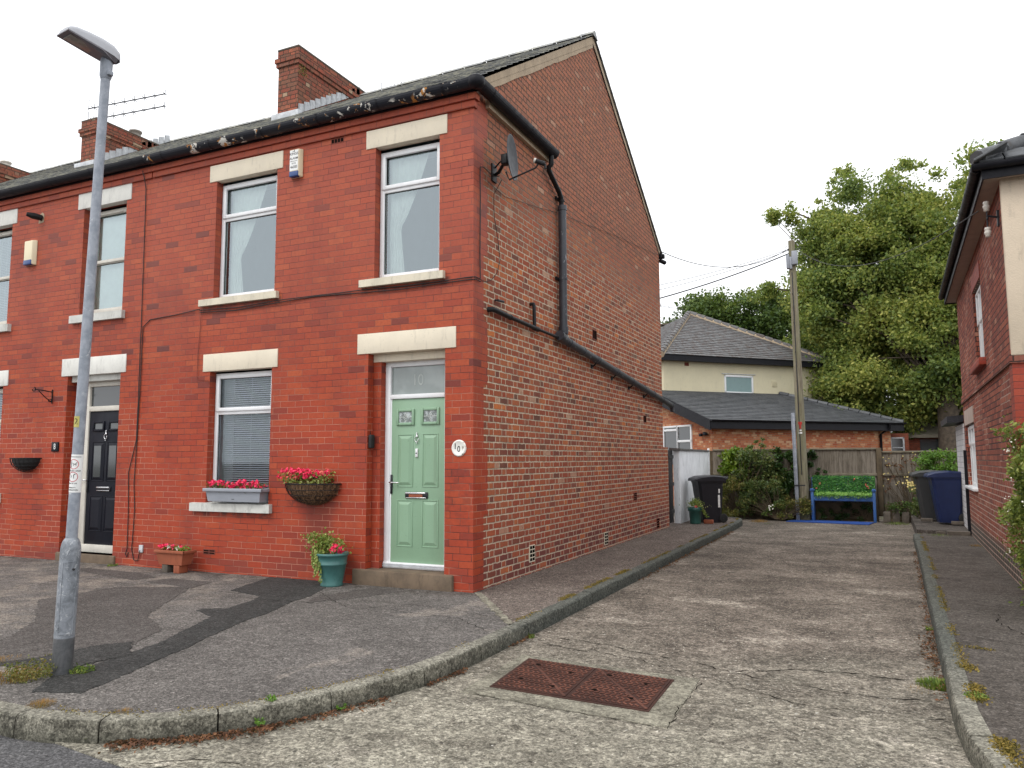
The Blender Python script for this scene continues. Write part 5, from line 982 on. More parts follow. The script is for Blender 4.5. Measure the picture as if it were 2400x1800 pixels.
# half-round wire baskets and bracket
def wire_basket(t,w_,h_,d_,mat_liner,scroll):
    g=MB(); n=18
    for k_ in range(6):        # hoops
        f=k_/5; q=f*R(82); r=w_/2*math.cos(q); z=-h_*math.sin(q); g.tube([(r*math.cos(R(180)*i/n),-d_*math.cos(q)*math.sin(R(180)*i/n)-.005,z) for i in range(n+1)],.0045 if k_ else .007,6)
    for i in range(1,12):
        a_=R(180)*i/12; g.tube([(w_/2*math.cos(a_)*math.cos(q),-d_*math.sin(a_)*math.cos(q)-.005,-h_*math.sin(q)) for q in [R(90)*j/6 for j in range(7)]],.0035,5)
    g.tube([(-w_/2,-.006,0),(w_/2,-.006,0)],.007,6); g.build('wire_frame',['pipe_black'],t)
    if mat_liner:
        m_=MB(); vs=[]; nn,kk=24,10
        for j in range(kk+1):
            q=R(90)*j/kk
            for i in range(nn+1):
                a_=R(180)*i/nn; s=.96+rnd.uniform(-.03,.03); vs.append((w_/2*math.cos(a_)*math.cos(q)*s,-d_*math.sin(a_)*math.cos(q)*s-.004,-h_*math.sin(q)*s+.01))
        m_.add(vs,[(j*(nn+1)+i,j*(nn+1)+i+1,(j+1)*(nn+1)+i+1,(j+1)*(nn+1)+i) for j in range(kk) for i in range(nn)],0,True)
        for _ in range(1500):
            a_=R(rnd.uniform(5,175)); q=R(rnd.uniform(2,80)); p=Vector((w_/2*math.cos(a_)*math.cos(q),-d_*math.sin(a_)*math.cos(q)-.006,-h_*math.sin(q))); leafq(m_,p,Vector((math.cos(a_),-math.sin(a_),rnd.uniform(-.6,.6))),rnd.uniform(.02,.05),.12)
        m_.build('coir_liner',[mat_liner],t)
    if scroll:
        s=MB(); s.tube([(0,-.008,0),(0,-.008,.15)],.007,6); s.lathe([(0,.012),(.01,0),(0,-.012)],(0,-.008,.155),8)
        for sg in (-1,1): s.tube([(sg*(.02+.085*math.cos(q)+.08),-.008,.02+.075*math.sin(q)) for q in [R(200-i*17) for i in range(13)]],.005,6); s.tube([(sg*(.26+.03*math.cos(q)),-.008,.03+.03*math.sin(q)) for q in [R(i*26) for i in range(13)]],.005,6)
        s.build('scroll',['pipe_black'],t)
WB=thing('wall_basket','half round wire wall basket lined with brown coir under the pink flowers','wall basket',(-2.165,0,1.125)); wire_basket(WB,.80,.25,.24,'coir',True)
WB8=thing('wall_basket','empty black half round wire basket on the wall left of the dark door','wall basket',(-7.60,0,1.455)); wire_basket(WB8,.62,.21,.20,None,False)
g=MB(); g.lathe([(.29*math.cos(R(i*10)),-.19*math.sin(R(i*10))) for i in range(9)],(0,-.005,0),16,0,Matrix.Diagonal((1,.6,1,1)),180,360); g.build('black_liner',['rubber'],WB8)
HB=thing('hanging_basket_bracket','black scrolled iron hanging basket bracket with nothing on it','bracket',(-7.12,0,2.375)); g=MB()
g.tube([(0,-.01,.10),(0,-.01,-.11)],.009,6); g.tube([(0,-.01,.06),(-.0,-.12,.075),(0,-.28,.085)],.008,6); g.tube([(0,-.01,-.09),(0,-.12,-.02),(0,-.22,.07)],.007,6)
g.tube([(0,-.29+.025*math.sin(q),.085+.03*math.cos(q)) for q in [R(i*30) for i in range(10)]],.006,6); g.tube([(0,-.04+.022*math.sin(q),-.065+.022*math.cos(q)) for q in [R(i*30) for i in range(12)]],.006,6); g.build('scrollwork',['pipe_black'],HB)
# planter on the sill, pots on the pavement
PT=thing('window_planter','long grey plastic planter standing on the ground floor window sill','planter',(-3.36,-.035,.89)); g=MB()
def trough(g,a,b,c,d,h0,h1): # bottom half sizes a,b top c,d
    v=[(-a,-b,h0),(a,-b,h0),(a,b,h0),(-a,b,h0),(-c,-d,h1),(c,-d,h1),(c,d,h1),(-c,d,h1),(-c+.02,-d+.02,h1),(c-.02,-d+.02,h1),(c-.02,d-.02,h1),(-c+.02,d-.02,h1),(-c+.02,-d+.02,h1-.05),(c-.02,-d+.02,h1-.05),(c-.02,d-.02,h1-.05),(-c+.02,d-.02,h1-.05)]
    g.add(v,[(3,2,1,0),(0,1,5,4),(1,2,6,5),(2,3,7,6),(3,0,4,7),(4,5,9,8),(5,6,10,9),(6,7,11,10),(7,4,8,11),(8,9,13,12),(9,10,14,13),(10,11,15,14),(11,8,12,15)]); return g
trough(g,.43,.075,.46,.095,0,.16); g.bev(-.49,-.45,-.11,.11,.125,.168,.006); g.bev(.45,.49,-.11,.11,.125,.168,.006); g.bev(-.49,.49,-.115,-.085,.125,.168,.006); g.bev(-.49,.49,.085,.11,.125,.168,.006); g.build('trough',['planter_grey'],PT); g=MB(); g.box(-.41,.41,-.08,.08,.10,.125); g.build('compost',['soil'],PT)
g=MB(); text_mb(g,'elho',.02,at(0,-.0785,.035)@FACE_Y,.0003) if False else g.box(-.022,.022,-.0800,-.079,.028,.036); g.build('moulded_mark',['bin_grey'],PT)
def bloom(mb,c,r,n=12,mi=0):
    for _ in range(n): leafq(mb,Vector(c)+rdir(.3)*r*rnd.uniform(.2,1),rdir(.6)+Vector((0,-.5,0)),r*rnd.uniform(.8,1.2),.9,.15,mi)
def bedding(label,loc,sx,sy,sz,nl,nb,mats,leaf='leaf_bright',lsz=.035,br=.032):
    t=thing('flowering_plant',label,'flowers',loc); m_=MB()
    for _ in range(nl): leafq(m_,Vector((rnd.uniform(-sx,sx),rnd.uniform(-sy,sy),rnd.uniform(0,sz))),rdir(.8),lsz*rnd.uniform(.7,1.3),.75,.1)
    m_.build('leaves',[leaf],t)
    for mat,f in mats:
        m_=MB()
        for _ in range(int(nb*f)): bloom(m_,(rnd.uniform(-sx,sx),rnd.uniform(-sy,sy*.4),rnd.uniform(sz*.5,sz*1.15)),br)
        m_.build('blooms',[mat],t)
    return t
bedding('bright pink flowers filling the grey planter on the window sill',(-3.38,-.035,1.0),.45,.09,.12,560,46,(('petal_pink',1),),'leaf_olive')
bedding('pink and salmon flowers spilling over the coir wall basket',(-2.19,-.12,1.13),.34,.12,.14,560,52,(('petal_pink',.8),('petal_salmon',.2)),'leaf_variegated')
TP=thing('terracotta_trough','small terracotta trough raised on two bricks against the wall','planter',(-4.23,-.20,.085)); g=MB(); trough(g,.20,.075,.245,.10,0,.175); g.bev(-.26,.26,-.115,-.085,.145,.182,.006); g.bev(-.26,-.235,-.11,.11,.145,.182,.006); g.bev(.235,.26,-.11,.11,.145,.182,.006); g.build('trough',['clay'],TP); g=MB(); g.box(-.22,.22,-.085,.085,.13,.15); g.build('compost',['soil'],TP)
bedding('small pink and white bedding flowers in the terracotta trough',(-4.23,-.20,.22),.21,.07,.09,220,11,(('petal_pink',.75),('petal_white',.25)),'leaf_bright')
for dx,lab in ((-.13,'left hand brick propping up the terracotta trough'),(.13,'right hand chipped brick propping up the terracotta trough')): g=MB(); g.bev(-4.23+dx*.8-.05,-4.23+dx*.8+.05,-.27,-.13,ZP,.085,.006); tag(g.build('brick',['clay' if dx>0 else 'stone_block']),lab,'brick')
TL=thing('plant_pot','large teal plant pot with a moulded rim on the tarmac by the doorstep','plant pot',(-1.71,-.22,ZP)); g=MB(); g.lathe([(0,.0),(.125,0),(.13,.012),(.122,.03),(.16,.235),(.168,.24),(.168,.258),(.163,.262),(.178,.34),(.19,.345),(.19,.37),(.175,.372),(.165,.33),(0,.32)],(0,0,0),36); g.build('pot',['teal'],TL); g=MB(); g.lathe([(.168,.335),(0,.345)],(0,0,0),20); g.build('compost',['soil'],TL)
t=thing('trailing_plant','variegated trailing plant with pink blooms in the teal pot','plant',(-1.71,-.22,.33)); m_=MB()
for _ in range(820):
    f=rnd.random(); leafq(m_,Vector((-.06+rnd.gauss(0,.10),rnd.gauss(0,.06)-.03,.10+rnd.gauss(0,.06))),rdir(.5),.032*rnd.uniform(.7,1.3),.8,.1)
for (dx,dz,n) in ((-.30,.08,70),(-.38,.10,60),(-.26,.13,60)):
    for i in range(n): f=i/n; leafq(m_,Vector((dx*f+rnd.gauss(0,.015),-.05-.03*f+rnd.gauss(0,.015),.10+dz*math.sin(f*2.2)+rnd.gauss(0,.015))),rdir(.4),.03,.8,.1)
for (dx,L_) in ((-.13,.30),(-.09,.22),(-.05,.36),(-.16,.2),(-.11,.26)):
    for i in range(46): f=i/46; leafq(m_,Vector((dx+.05*f*rnd.random(),-.155-.02*f+rnd.gauss(0,.008),.06-L_*f)),Vector((rnd.uniform(-.5,.5),-1,rnd.uniform(-.2,.6))),.028,.8,.1)
m_.build('leaves',['leaf_variegated'],t); m_=MB(); [bloom(m_,(rnd.uniform(.05,.16),rnd.uniform(-.12,.02),rnd.uniform(.02,.11)),.028) for _ in range(12)]; m_.build('blooms',['petal_pink'],t)
# ------------------------------------------------------------ cables on the walls
def cable(label,pts,r=.005,mat='wire'):
    g=MB(); P=[]
    for i in range(len(pts)-1):
        a_=Vector(pts[i]); b_=Vector(pts[i+1]); n=max(1,int((b_-a_).length/.25)); P+= [a_.lerp(b_,k_/n)+Vector((rnd.uniform(-.004,.004),0,rnd.uniform(-.004,.004))) for k_ in range(n)]
    P.append(Vector(pts[-1])); g.tube(P,r,6); return tag(g.build('wall_cable',[mat]),label,'cable')
y=-.012
cable('thin black cable dropping from the gutter down the wall between the two front doors',[(-5.33,-.06,5.55),(-5.31,-.03,5.40),(-5.30,y,5.3),(-5.28,y,3.6),(-5.27,y,2.2),(-5.27,y,1.7),(-5.40,y,1.25),(-5.37,y,.65),(-5.36,y,.22),(-5.39,y,.14),(-5.36,y,.10),(-5.33,y,.16)],.006)
cable('black cable turning down beside the house join and looping to the low socket',[(-4.14,-.03,3.43),(-4.6,y,3.40),(-5.10,y,3.37),(-5.235,y,3.28),(-5.25,y,2.3),(-5.26,y,1.7),(-5.28,y,1.1),(-5.25,y,.75),(-5.27,y,.2),(-5.22,y,.06),(-5.14,y,.06),(-5.10,-.02,.2)],.006)
for i,lab in enumerate(('upper black cable sagging beneath the first floor sills to the house corner','lower of two black cables run beneath the first floor sills')):
    dz=-.03*i; cable(lab,[(-4.14,-.03,3.42+dz),(-3.5,-.02,3.40+dz),(-2.80,-.03,3.435+dz),(-2.2,y,3.445+dz*.5),(-1.5,-.02,3.44+dz),(-.9,-.02,3.43+dz),(-.36,-.02,3.44+dz),(-.02,y,3.45+dz),(.022,.02,3.45+dz),(.022,.14,3.45+dz)],.006)
cable('thin dark cable from the cream sill down to the ground floor window',[(-4.12,-.02,3.44),(-4.14,y,3.1),(-4.165,y,2.9),(-4.165,y,2.49),(-3.97,y,2.47),(-3.95,.03,2.3),(-3.95,.07,1.2)],.0035,'garage_red')
X=.018
cable('black cable rising up the red corner bricks and over to the dish bracket',[(X,.137,3.45),(X,.137,4.70),(X,.15,4.77),(X,.21,4.79),(X+.02,.30,4.77),(X+.03,.41,4.74),(.10,.47,4.76)],.006)
cable('slack black dish cable hanging on the gable in a loose curve',[(.12,.50,4.72),(X,.48,4.55),(X,.50,4.3),(X,.60,4.05),(X,.65,3.8),(X,.58,3.62),(X,.42,3.5),(X,.28,3.45),(X,.14,3.45)],.004)
cable('long thin cable climbing across the gable to the rear eaves',[(X,.33,4.66),(X,.8,4.62),(X,2.5,4.92),(X,5.1,5.31),(X,7.9,5.66),(.04,8.45,5.76)],.0035)
SK=thing('cable_socket','small grey cable entry plate low on the front wall','socket',(-5.09,0,.22)); g=MB(); g.bev(-.035,.035,-.02,0,-.05,.05,.005); g.build('plate',['lead'],SK)
# ------------------------------------------------------------ satellite dish
SD=thing('satellite_dish','dark grey satellite dish on a bracket near the corner of the gable','satellite dish',(.0,.52,4.83))
g=MB(); g.bev(0,.02,-.07,.05,-.12,.10,.004); g.tube([(.02,0,-.03),(.09,-.04,-.02),(.17,-.10,.03),(.24,-.17,.06)],.020,8); g.tube([(.02,.0,.06),(.09,-.03,.10),(.17,-.09,.10)],.01,6); g.bev(.20,.28,-.22,-.12,.0,.12,.01); g.build('bracket',['pipe_black'],SD)
nd=Vector((.95,.17,.04)).normalized(); q=nd.to_track_quat('Z','Y').to_matrix().to_4x4(); DM=Matrix.Translation((.30,-.20,.06))@Matrix.Rotation(R(0),4,'Z')@q
g=MB(); pf=[(0,0)]+[(r,.20*r*r/.26) for r in (.05,.1,.15,.2,.24)]; g.lathe(pf,(0,0,0),40,0,DM@Matrix.Diagonal((.95,1.08,1,1))); pf2=[(.24,.0443),(.247,.046),(.247,.038),(.2,.024),(.1,.002),(0,-.006)]; g.lathe(pf2,(0,0,0),40,0,DM@Matrix.Diagonal((.95,1.08,1,1))); g.v=[(a,b,c) for a,b,c in g.v]; g.build('reflector',['dish_grey'],SD)
g=MB(); g.tube([(.26,-.20,-.10),(.30,-.20,-.20),(.60,-.12,-.08),(.63,-.12,-.04)],.011,8); g.build('feed_arm',['pipe_black'],SD)
g=MB(); g.tube([(.60,-.13,.0),(.70,-.09,-.04)],.028,12); g.tube([(.70,-.09,-.04),(.71,-.09,-.10)],.014,8); l_=g.build('receiver',['pipe_black'],SD); g=MB(); g.tube([(.585,-.136,.006),(.605,-.128,-.002)],.031,12); g.build('cap',['ceramic_white'],l_)
# ------------------------------------------------------------ yard wall, gate, fence
WW=thing('yard_wall','white painted yard wall with a dark felt coping behind the charcoal bin','wall',(0,0,0))
g=MB(); g.bev(-.13,.02,9.84,13.2,-.3,1.60,.02); g.build('wall',['white_wall'],WW); g=MB(); g.add([(-.20,9.78,1.60),(.06,9.78,1.60),(.06,13.15,1.60),(-.20,13.15,1.60),(-.20,9.78,1.66),(.06,9.78,1.64),(.06,13.15,1.63),(-.20,13.15,1.65)],[(3,2,1,0),(4,5,6,7),(0,1,5,4),(1,2,6,5),(2,3,7,6),(3,0,4,7)]); g.build('coping',['bitumen_coping'],WW); g=MB(); g.bev(.0,.05,13.15,13.22,.6,1.68,.01); g.build('end_board',['upvc'],WW)
GT=thing('yard_gate','black painted yard gate closing the gap between gable wall and white wall','gate',(0,0,0)); g=MB()
for i in range(8): g.bev(-.16,-.135,8.90+i*.116,8.90+i*.116+.112,0,1.60,.004)
g.build('boards',['pipe_black'],GT); g=MB(); g.bev(-.12,-.02,8.87,8.93,-.02,1.64,.006); g.build('post',['twig'],GT); g=MB(); 
for z in (.25,.85,1.45): g.bev(-.13,-.11,8.9,9.82,z-.04,z+.04,.004); g.tube([(-.02,8.94,z-.03),(-.02,8.94,z+.03)],.012,8)
g.build('hinge_rail',['pipe_black'],GT)
FN=thing('wooden_fence','weathered close board fence behind the blue bench and the climbing shrubs','fence',(0,13.75,0))
def fence(F,x0,x1,z0,zt,sag=0):
    for a in [x0+i*1.83 for i in range(int((x1-x0)/1.83)+1)]:
        b=min(a+1.83,x1); 
        if b-a<.2: continue
        g=MB(); x=a
        while x<b-.02: g.box(x,min(x+.108,b)-.003,-.006+rnd.uniform(-.004,.004),.012,z0,zt-.02+rnd.uniform(-.006,.004)); x+=.108
        g.build('panel',['wood_fence'],F)
    g=MB(); g.box(x0-.1,x1+.05,.014,.022,z0-.3,zt-.04); g.build('backing',['twig'],F)
    g=MB(); g.bev(x0,x1,-.05,-.005,.97,1.035,.006); g.build('rail',['fence_trim'],F); g=MB(); g.bev(x0,x1,-.045,.04,zt-.045,zt,.006); g.build('cap',['fence_trim'],F)
    g=MB(); g.bev(x0,x1,-.04,-.01,-.16,z0+.01,.008); g.build('gravel_board',['twig'],F)
fence(FN,.03,4.03,.28,1.665)
g=MB(); g.bev(4.03,4.15,-.06,.06,0,1.66,.01); g.build('post',['twig'],FN); g=MB(); g.bev(.85,.95,-.06,.0,0,1.64,.01); g.build('post',['wood_fence'],FN); g=MB(); g.bev(2.42,2.52,-.06,.0,0,1.64,.01); g.build('post',['wood_fence'],FN)
F2=thing('wooden_fence','lower run of board fence reaching from the bench post towards the white outbuilding','fence',(0,13.80,0)); fence(F2,4.15,9,.28,1.585)
for x in (5.9,): g=MB(); g.bev(x,x+.1,-.06,0,0,1.56,.01); g.build('post',['wood_fence'],F2)
# ------------------------------------------------------------ telegraph pole, steel post, wires
TPL=thing('telegraph_pole','tall weathered wooden telegraph pole standing among ivy by the fence','telegraph pole',(2.345,13.35,0)); TPL.rotation_euler=(0,R(-.55),0)
g=MB(); g.tube([(0,0,-.3),(0,0,1.2),(0,0,4),(0,0,7.05)],[.122,.116,.10,.080],20); g.build('shaft',['pole_wood'],TPL)
g=MB()
for z in (2.6,3.35,4.1,4.85,5.6): g.tube([(-.02,-.10,z),(-.02,-.18,z),(-.02,-.18,z+.03)],.008,6)
g.tube([(-.02,-.122,1.0),(-.02,-.112,3.0),(-.015,-.105,5.0),(-.015,-.095,6.2)],.012,6); g.build('step_iron',['dark_metal'],TPL)
g=MB(); g.bev(.0,.14,-.18,-.06,6.38,6.74,.015); g.bev(-.14,-.06,-.14,.0,6.30,6.66,.015); g.bev(-.06,.0,-.15,-.06,6.28,6.60,.01); g.build('junction_box',['planter_grey'],TPL)
g=MB(); g.tube([(-.16,0,6.82),(.18,0,6.82)],.012,6); g.tube([(-.12,-.06,6.8),(-.2,-.06,6.85),(-.1,-.08,6.9)],.008,6); g.build('cross_bar',['dark_metal'],TPL)
g=MB(); g.box(-.045,.045,-.125,-.115,2.28,2.33); g.add([(-.045,-.125,2.28),(.045,-.125,2.28),(.0,-.125,2.21)],[(0,2,1)]); g.box(-.022,.022,-.127,-.115,2.16,2.28); sg=g.build('red_plate',['red_enamel'],TPL); g=MB(); g.box(-.04,.04,-.125,-.112,2.03,2.07); g.box(-.03,.03,-.125,-.112,2.10,2.13); g.build('white_plate',['sticker_white'],TPL)
SP=thing('steel_post','leaning galvanised channel post strapped beside the telegraph pole','post',(2.20,13.2,0)); g=MB(); g.bev(-.035,.035,-.035,.035,-.2,2.56,.008); g.bev(-.05,-.035,-.05,.035,-.2,2.56,.004); g.build('channel',['galvanised'],SP); SP.rotation_euler=(0,R(-.7),0); g=MB(); g.box(-.06,.20,-.055,-.045,.72,.75); g.build('strap',['dark_metal'],SP)
def wire(label,a,b,sag,r=.006):
    a=Vector(a);b=Vector(b); g=MB(); g.tube([a.lerp(b,t/16)-Vector((0,0,sag*4*(t/16)*(1-t/16))) for t in range(17)],r,5); return tag(g.build('overhead_wire',['wire']),label,'wire',None)
wire('slack telephone wire dipping from the rear eaves of the green doored house to the pole',(.03,8.5,5.84),(2.22,13.33,6.85),.42,.009)
wire('thick black wire rising from behind the gable to the pole box',(-3.6,8.6,4.45),(2.22,13.33,6.72),.25,.016)
wire('faint upper wire running from behind the gable to the top of the pole',(-3.6,8.6,4.95),(2.22,13.33,6.83),.22,.007)
wire('faint middle wire just below the upper one running to the pole',(-3.6,8.6,4.78),(2.22,13.33,6.80),.24,.007)
wire('sagging wire crossing in front of the tree to the ceramic insulators',(2.40,13.33,6.82),(5.19,2.55,4.22),.55,.006)
DM2=thing('outdoor_camera','small black camera under the rear eaves at the edge of the gable','camera',(.0,8.47,5.60)); g=MB(); g.tube([(.0,.02,.1),(.03,.06,.06)],.015,8); g.tube([(.02,.0,.03),(.10,.12,.0)],.045,12); g.build('housing',['fascia_black'],DM2)
# ------------------------------------------------------------ bench
BN=thing('garden_bench','blue painted bench dressed with artificial leaf matting against the fence','bench',(2.51,13.17,0),0); bw=1.46
g=MB(); g.bev(.05,bw-.05,.0,.04,.365,.46,.006); g.bev(.05,bw-.05,.34,.38,.365,.45,.006); g.build('seat_rail',['bench_blue'],BN)
g=MB()
for i in range(5): g.bev(.03,bw-.03,.0+i*.078,.07+i*.078,.46,.485,.005)
g.build('seat',['bench_blue'],BN)
g=MB(); g.bev(.05,bw-.05,.40,.44,.86,.94,.006); g.bev(.05,bw-.05,.40,.44,.56,.62,.006)
for i in range(13): g.bev(.09+i*.1,.13+i*.1,.41,.43,.6,.88,.003)
g.build('backrest',['bench_blue'],BN)
for x in (0,bw-.065):
    g=MB(); g.bev(x,x+.065,-.005,.06,ZL+.0,.60,.006); g.build('leg',['bench_blue'],BN); g=MB(); g.bev(x,x+.065,.39,.45,ZL,.93,.006); g.build('leg',['bench_blue'],BN)
    g=MB(); g.bev(x-.015,x+.08,-.03,.42,.60,.635,.008); g.bev(x-.005,x+.07,-.035,.0,.61,.665,.01); g.build('armrest',['bench_blue'],BN)
t=thing('artificial_foliage','green plastic leaf matting spread over the back and seat of the blue bench','foliage mat',(2.51,13.17,0)); m_=MB()
for _ in range(5200): leafq(m_,Vector((rnd.uniform(.03,bw-.0),.36+rnd.gauss(0,.02),rnd.uniform(.49,.97)+rnd.gauss(0,.008))),Vector((rnd.uniform(-.6,.6),-1,rnd.uniform(-.2,.9))),.034*rnd.uniform(.7,1.3),.7,.12)
m_.build('leaves',['plastic_hedge'],t); m_=MB()
for _ in range(4200): xx=rnd.uniform(.07,bw-.09); fy=rnd.uniform(-.05,.38); leafq(m_,Vector((xx,fy,.51+.06*max(0,fy)+rnd.gauss(0,.022)-(.07*rnd.random() if fy<.03 and rnd.random()<.5 else 0))),Vector((rnd.uniform(-.5,.5),rnd.uniform(-.8,.3),1)),.036*rnd.uniform(.7,1.3),.7,.12)
m_.build('seat_leaves',['plastic_light'],t); m_=MB()
for c in ((.13,.30,.66),(.2,.3,.78),(1.25,.3,.75),(1.32,.3,.66),(1.30,.28,.71),(1.0,.3,.88)): bloom(m_,c,.03,8)
m_.build('blooms',['petal_salmon'],t)
g=MB(); g.add([(1.93,12.98,ZL+.004),(3.80,12.78,ZL+.004),(3.93,13.2,ZL+.004),(2.15,13.32,ZL+.004)],[(0,1,2,3)]); v=g.v; g=MB(); g.prism([(1.95,12.72),(3.80,12.42),(3.93,13.12),(2.12,13.34)],ZL+.002,ZL+.02); tag(g.build('outdoor_mat',['rug_blue']),'bright blue mat laid on the ground in front of the bench','mat')
# ------------------------------------------------------------ wheelie bins
def bin_(label,loc,rz,mat,group=None,wheel=True):
    "front of the bin faces local -X, width along Y"
    t=thing('wheelie_bin',label,'wheelie bin',loc,rz); g=MB(); bm=bmesh.new()
    secs=[(0,-.20,.20,.215),(.10,-.215,.215,.225),(.86,-.315,.255,.275),(.90,-.33,.27,.285),(.94,-.335,.275,.29)]
    vs=[]
    for (z,xa,xb,hw) in secs:
        c_=.05; P=[(xa,-hw+c_),(xa+c_,-hw),(xb-c_,-hw),(xb,-hw+c_),(xb,hw-c_),(xb-c_,hw),(xa+c_,hw),(xa,hw-c_)]; vs+=[(x,y,z) for x,y in P]
    g.add(vs,[(j*8+k_,j*8+(k_+1)%8,(j+1)*8+(k_+1)%8,(j+1)*8+k_) for j in range(len(secs)-1) for k_ in range(8)]+[tuple(reversed(range(8)))],0,False); g.build('body',[mat],t)
    g=MB(); vs=[]; L_=[(-.40,.955,.27),(-.385,.99,.29),(-.25,1.035,.30),(.0,1.06,.305),(.22,1.045,.30),(.30,1.02,.29),(.30,.965,.29)]
    for (x,z,hw) in L_: vs+=[(x,-hw,min(z-.03,.925)),(x,-hw,z-.03),(x,-hw+.05,z),(x,hw-.05,z),(x,hw,z-.03),(x,hw,min(z-.03,.925))]
    g.add(vs,[(j*6+k_,j*6+k_+1,(j+1)*6+k_+1,(j+1)*6+k_) for j in range(len(L_)-1) for k_ in range(5)]+[(0,1,2,3,4,5),tuple(reversed(range(len(vs)-6,len(vs))))]); g.add([vs[j*6] for j in range(len(L_))]+[vs[j*6+5] for j in range(len(L_))],[(j,j+1,len(L_)+j+1,len(L_)+j) for j in range(len(L_)-1)]); g.build('lid',[mat],t)
    g=MB(); g.tube([(.27,-.22,.93),(.37,-.22,1.0),(.39,-.15,1.005),(.39,.15,1.005),(.37,.22,1.0),(.27,.22,.93)],.022,10); g.bev(.25,.33,-.24,-.20,.88,.98,.01); g.bev(.25,.33,.20,.24,.88,.98,.01); g.build('handle',[mat],t)
    g=MB(); g.tube([(.235,-.27,.09),(.235,.27,.09)],.012,8); g.build('axle',['dark_metal'],t)
    for s in (-1,1): g=MB(); g.lathe([(0,-.02),(.09,-.02),(.10,-.01),(.10,.01),(.09,.02),(.05,.014),(0,.02)],(.235,s*.245,.10),24,0,Matrix.Rotation(R(90),4,'X')); g.build('wheel',['rubber'],t)
    return t
b1=bin_('charcoal wheelie bin with a white side label against the white yard wall',(.53,10.45,ZP),R(30),'bin_charcoal'); g=MB(); g.box(.12,.165,-.262,-.236,.34,.62); g.box(.13,.165,-.268,-.25,.66,.80); xf(g,Matrix.Identity(4)); g.build('label_strip',['sticker_white'],b1)
b2=bin_('navy blue wheelie bin on bricks beside the right hand house',(5.33,10.95,.085),R(4),'bin_navy')
b3=bin_('dark grey wheelie bin half hidden behind the navy one',(5.08,11.75,.085),R(4),'bin_grey')
for (x,y,z,lab) in ((5.45,10.62,.10,'brick chocking the wheel of the navy bin'),(4.93,11.15,.11,'pale brick under the front of the dark grey bin'),(4.85,12.3,-.08,'loose mossy brick on the ground behind the dark grey bin')): g=MB(); g.bev(x-.11,x+.11,y-.05,y+.05,z-.035,z+.03,.006); tag(g.build('brick',['stone_block']),lab,'brick')
g=MB(); g.bev(.50,.70,9.93,10.04,ZP,ZP+.085,.006); tag(g.build('brick',['clay']),'orange brick wedged at the foot of the charcoal bin beside the green pot','brick')
GP=thing('plant_pot','dark green plastic flower pot in front of the charcoal bin','plant pot',(.33,9.88,ZP)); g=MB(); g.lathe([(0,0),(.115,0),(.12,.02),(.135,.27),(.155,.275),(.165,.36),(.15,.36),(.14,.30),(0,.30)],(0,0,0),28); g.build('pot',['green_plastic'],GP)
t=thing('trailing_plant','yellowish trailing plant overflowing the dark green pot','plant',(.33,9.88,.34)); m_=MB()
for _ in range(520): a_=rnd.uniform(0,6.28); r=abs(rnd.gauss(0,.11)); leafq(m_,Vector((r*math.cos(a_),r*math.sin(a_),.06+rnd.gauss(0,.045)+.05*(1-r/.2))),rdir(.5),.035,.7,.1)
for i in range(130): f=i/130; leafq(m_,Vector((.12+.16*f+rnd.gauss(0,.02),-.08+rnd.gauss(0,.02),.06-.28*f+rnd.gauss(0,.015))),rdir(.4),.035,.8,.1)
m_.build('leaves',['leaf_variegated'],t); m_=MB(); [bloom(m_,(rnd.uniform(-.02,.12),-.14,rnd.uniform(-.02,.05)),.03,6) for _ in range(4)]; m_.build('blooms',['petal_salmon'],t)
# ------------------------------------------------------------ plants
def bush(name,label,cat,clumps,mat,sz,dens=1,stems=None,group=None,asp=.6,zb=.4):
    t=thing(name,label,cat,(clumps[0][0],clumps[0][1],0),0,group); o=Vector((clumps[0][0],clumps[0][1],0)); m_=MB()
    for (x,y,z,r,n) in clumps: clump(m_,Vector((x,y,z))-o,r,int(n*dens),sz,.9,zb,asp,.35)
    m_.build('foliage',[mat],t)
    g=MB()
    for (x,y,z,r,n) in clumps: g.tube([(rnd.uniform(-.08,.08),.03,-.1),(Vector((x,y,z))-o)*.6+Vector((rnd.uniform(-.04,.04),.02,0)),Vector((x,y,z))-o],[.012,.008,.004],5)
    g.build('stems',['twig'],t); return t
def rc(n,x0,x1,y0,y1,z0,z1,r0,r1,k_): return [(rnd.uniform(x0,x1),rnd.uniform(y0,y1),rnd.uniform(z0,z1),rnd.uniform(r0,r1),k_) for _ in range(n)]
bush('ivy','golden green ivy climbing the fence above the charcoal bin','ivy',rc(26,.30,.95,13.4,13.72,.55,1.62,.11,.20,85)+rc(4,.5,1.1,13.5,13.7,1.5,1.68,.08,.13,60),'leaf_ivy_gold',.085,asp=.8)
bush('shrub','tall mixed shrub with feathery tips in the middle of the fence','shrub',rc(52,.75,1.85,13.2,13.65,.25,1.55,.13,.24,85)+[(1.35,13.5,1.75,.10,40),(1.2,13.5,1.85,.06,25),(1.38,13.5,1.9,.06,22),(1.05,13.5,1.7,.1,40)],'leaf_shrub',.075)
bush('ivy','dark glossy ivy mound on the fence top against the telegraph pole','ivy',rc(36,1.66,2.30,13.42,13.70,.35,1.62,.12,.20,90)+rc(5,2.4,2.6,13.55,13.7,1.2,1.6,.07,.12,60)+rc(3,2.6,2.95,13.6,13.7,1.0,1.15,.04,.07,22),'leaf_ivy',.075,asp=.8)
bush('shrub','low tangled shrub growing between the charcoal bin and the bench','shrub',rc(38,.8,1.95,12.9,13.5,.0,.80,.10,.20,80),'leaf_shrub',.065)
bush('shrub','weedy undergrowth with reddish stems right behind the charcoal bin','shrub',rc(34,.2,.95,12.85,13.6,-.05,.90,.11,.19,80),'leaf_olive',.06)
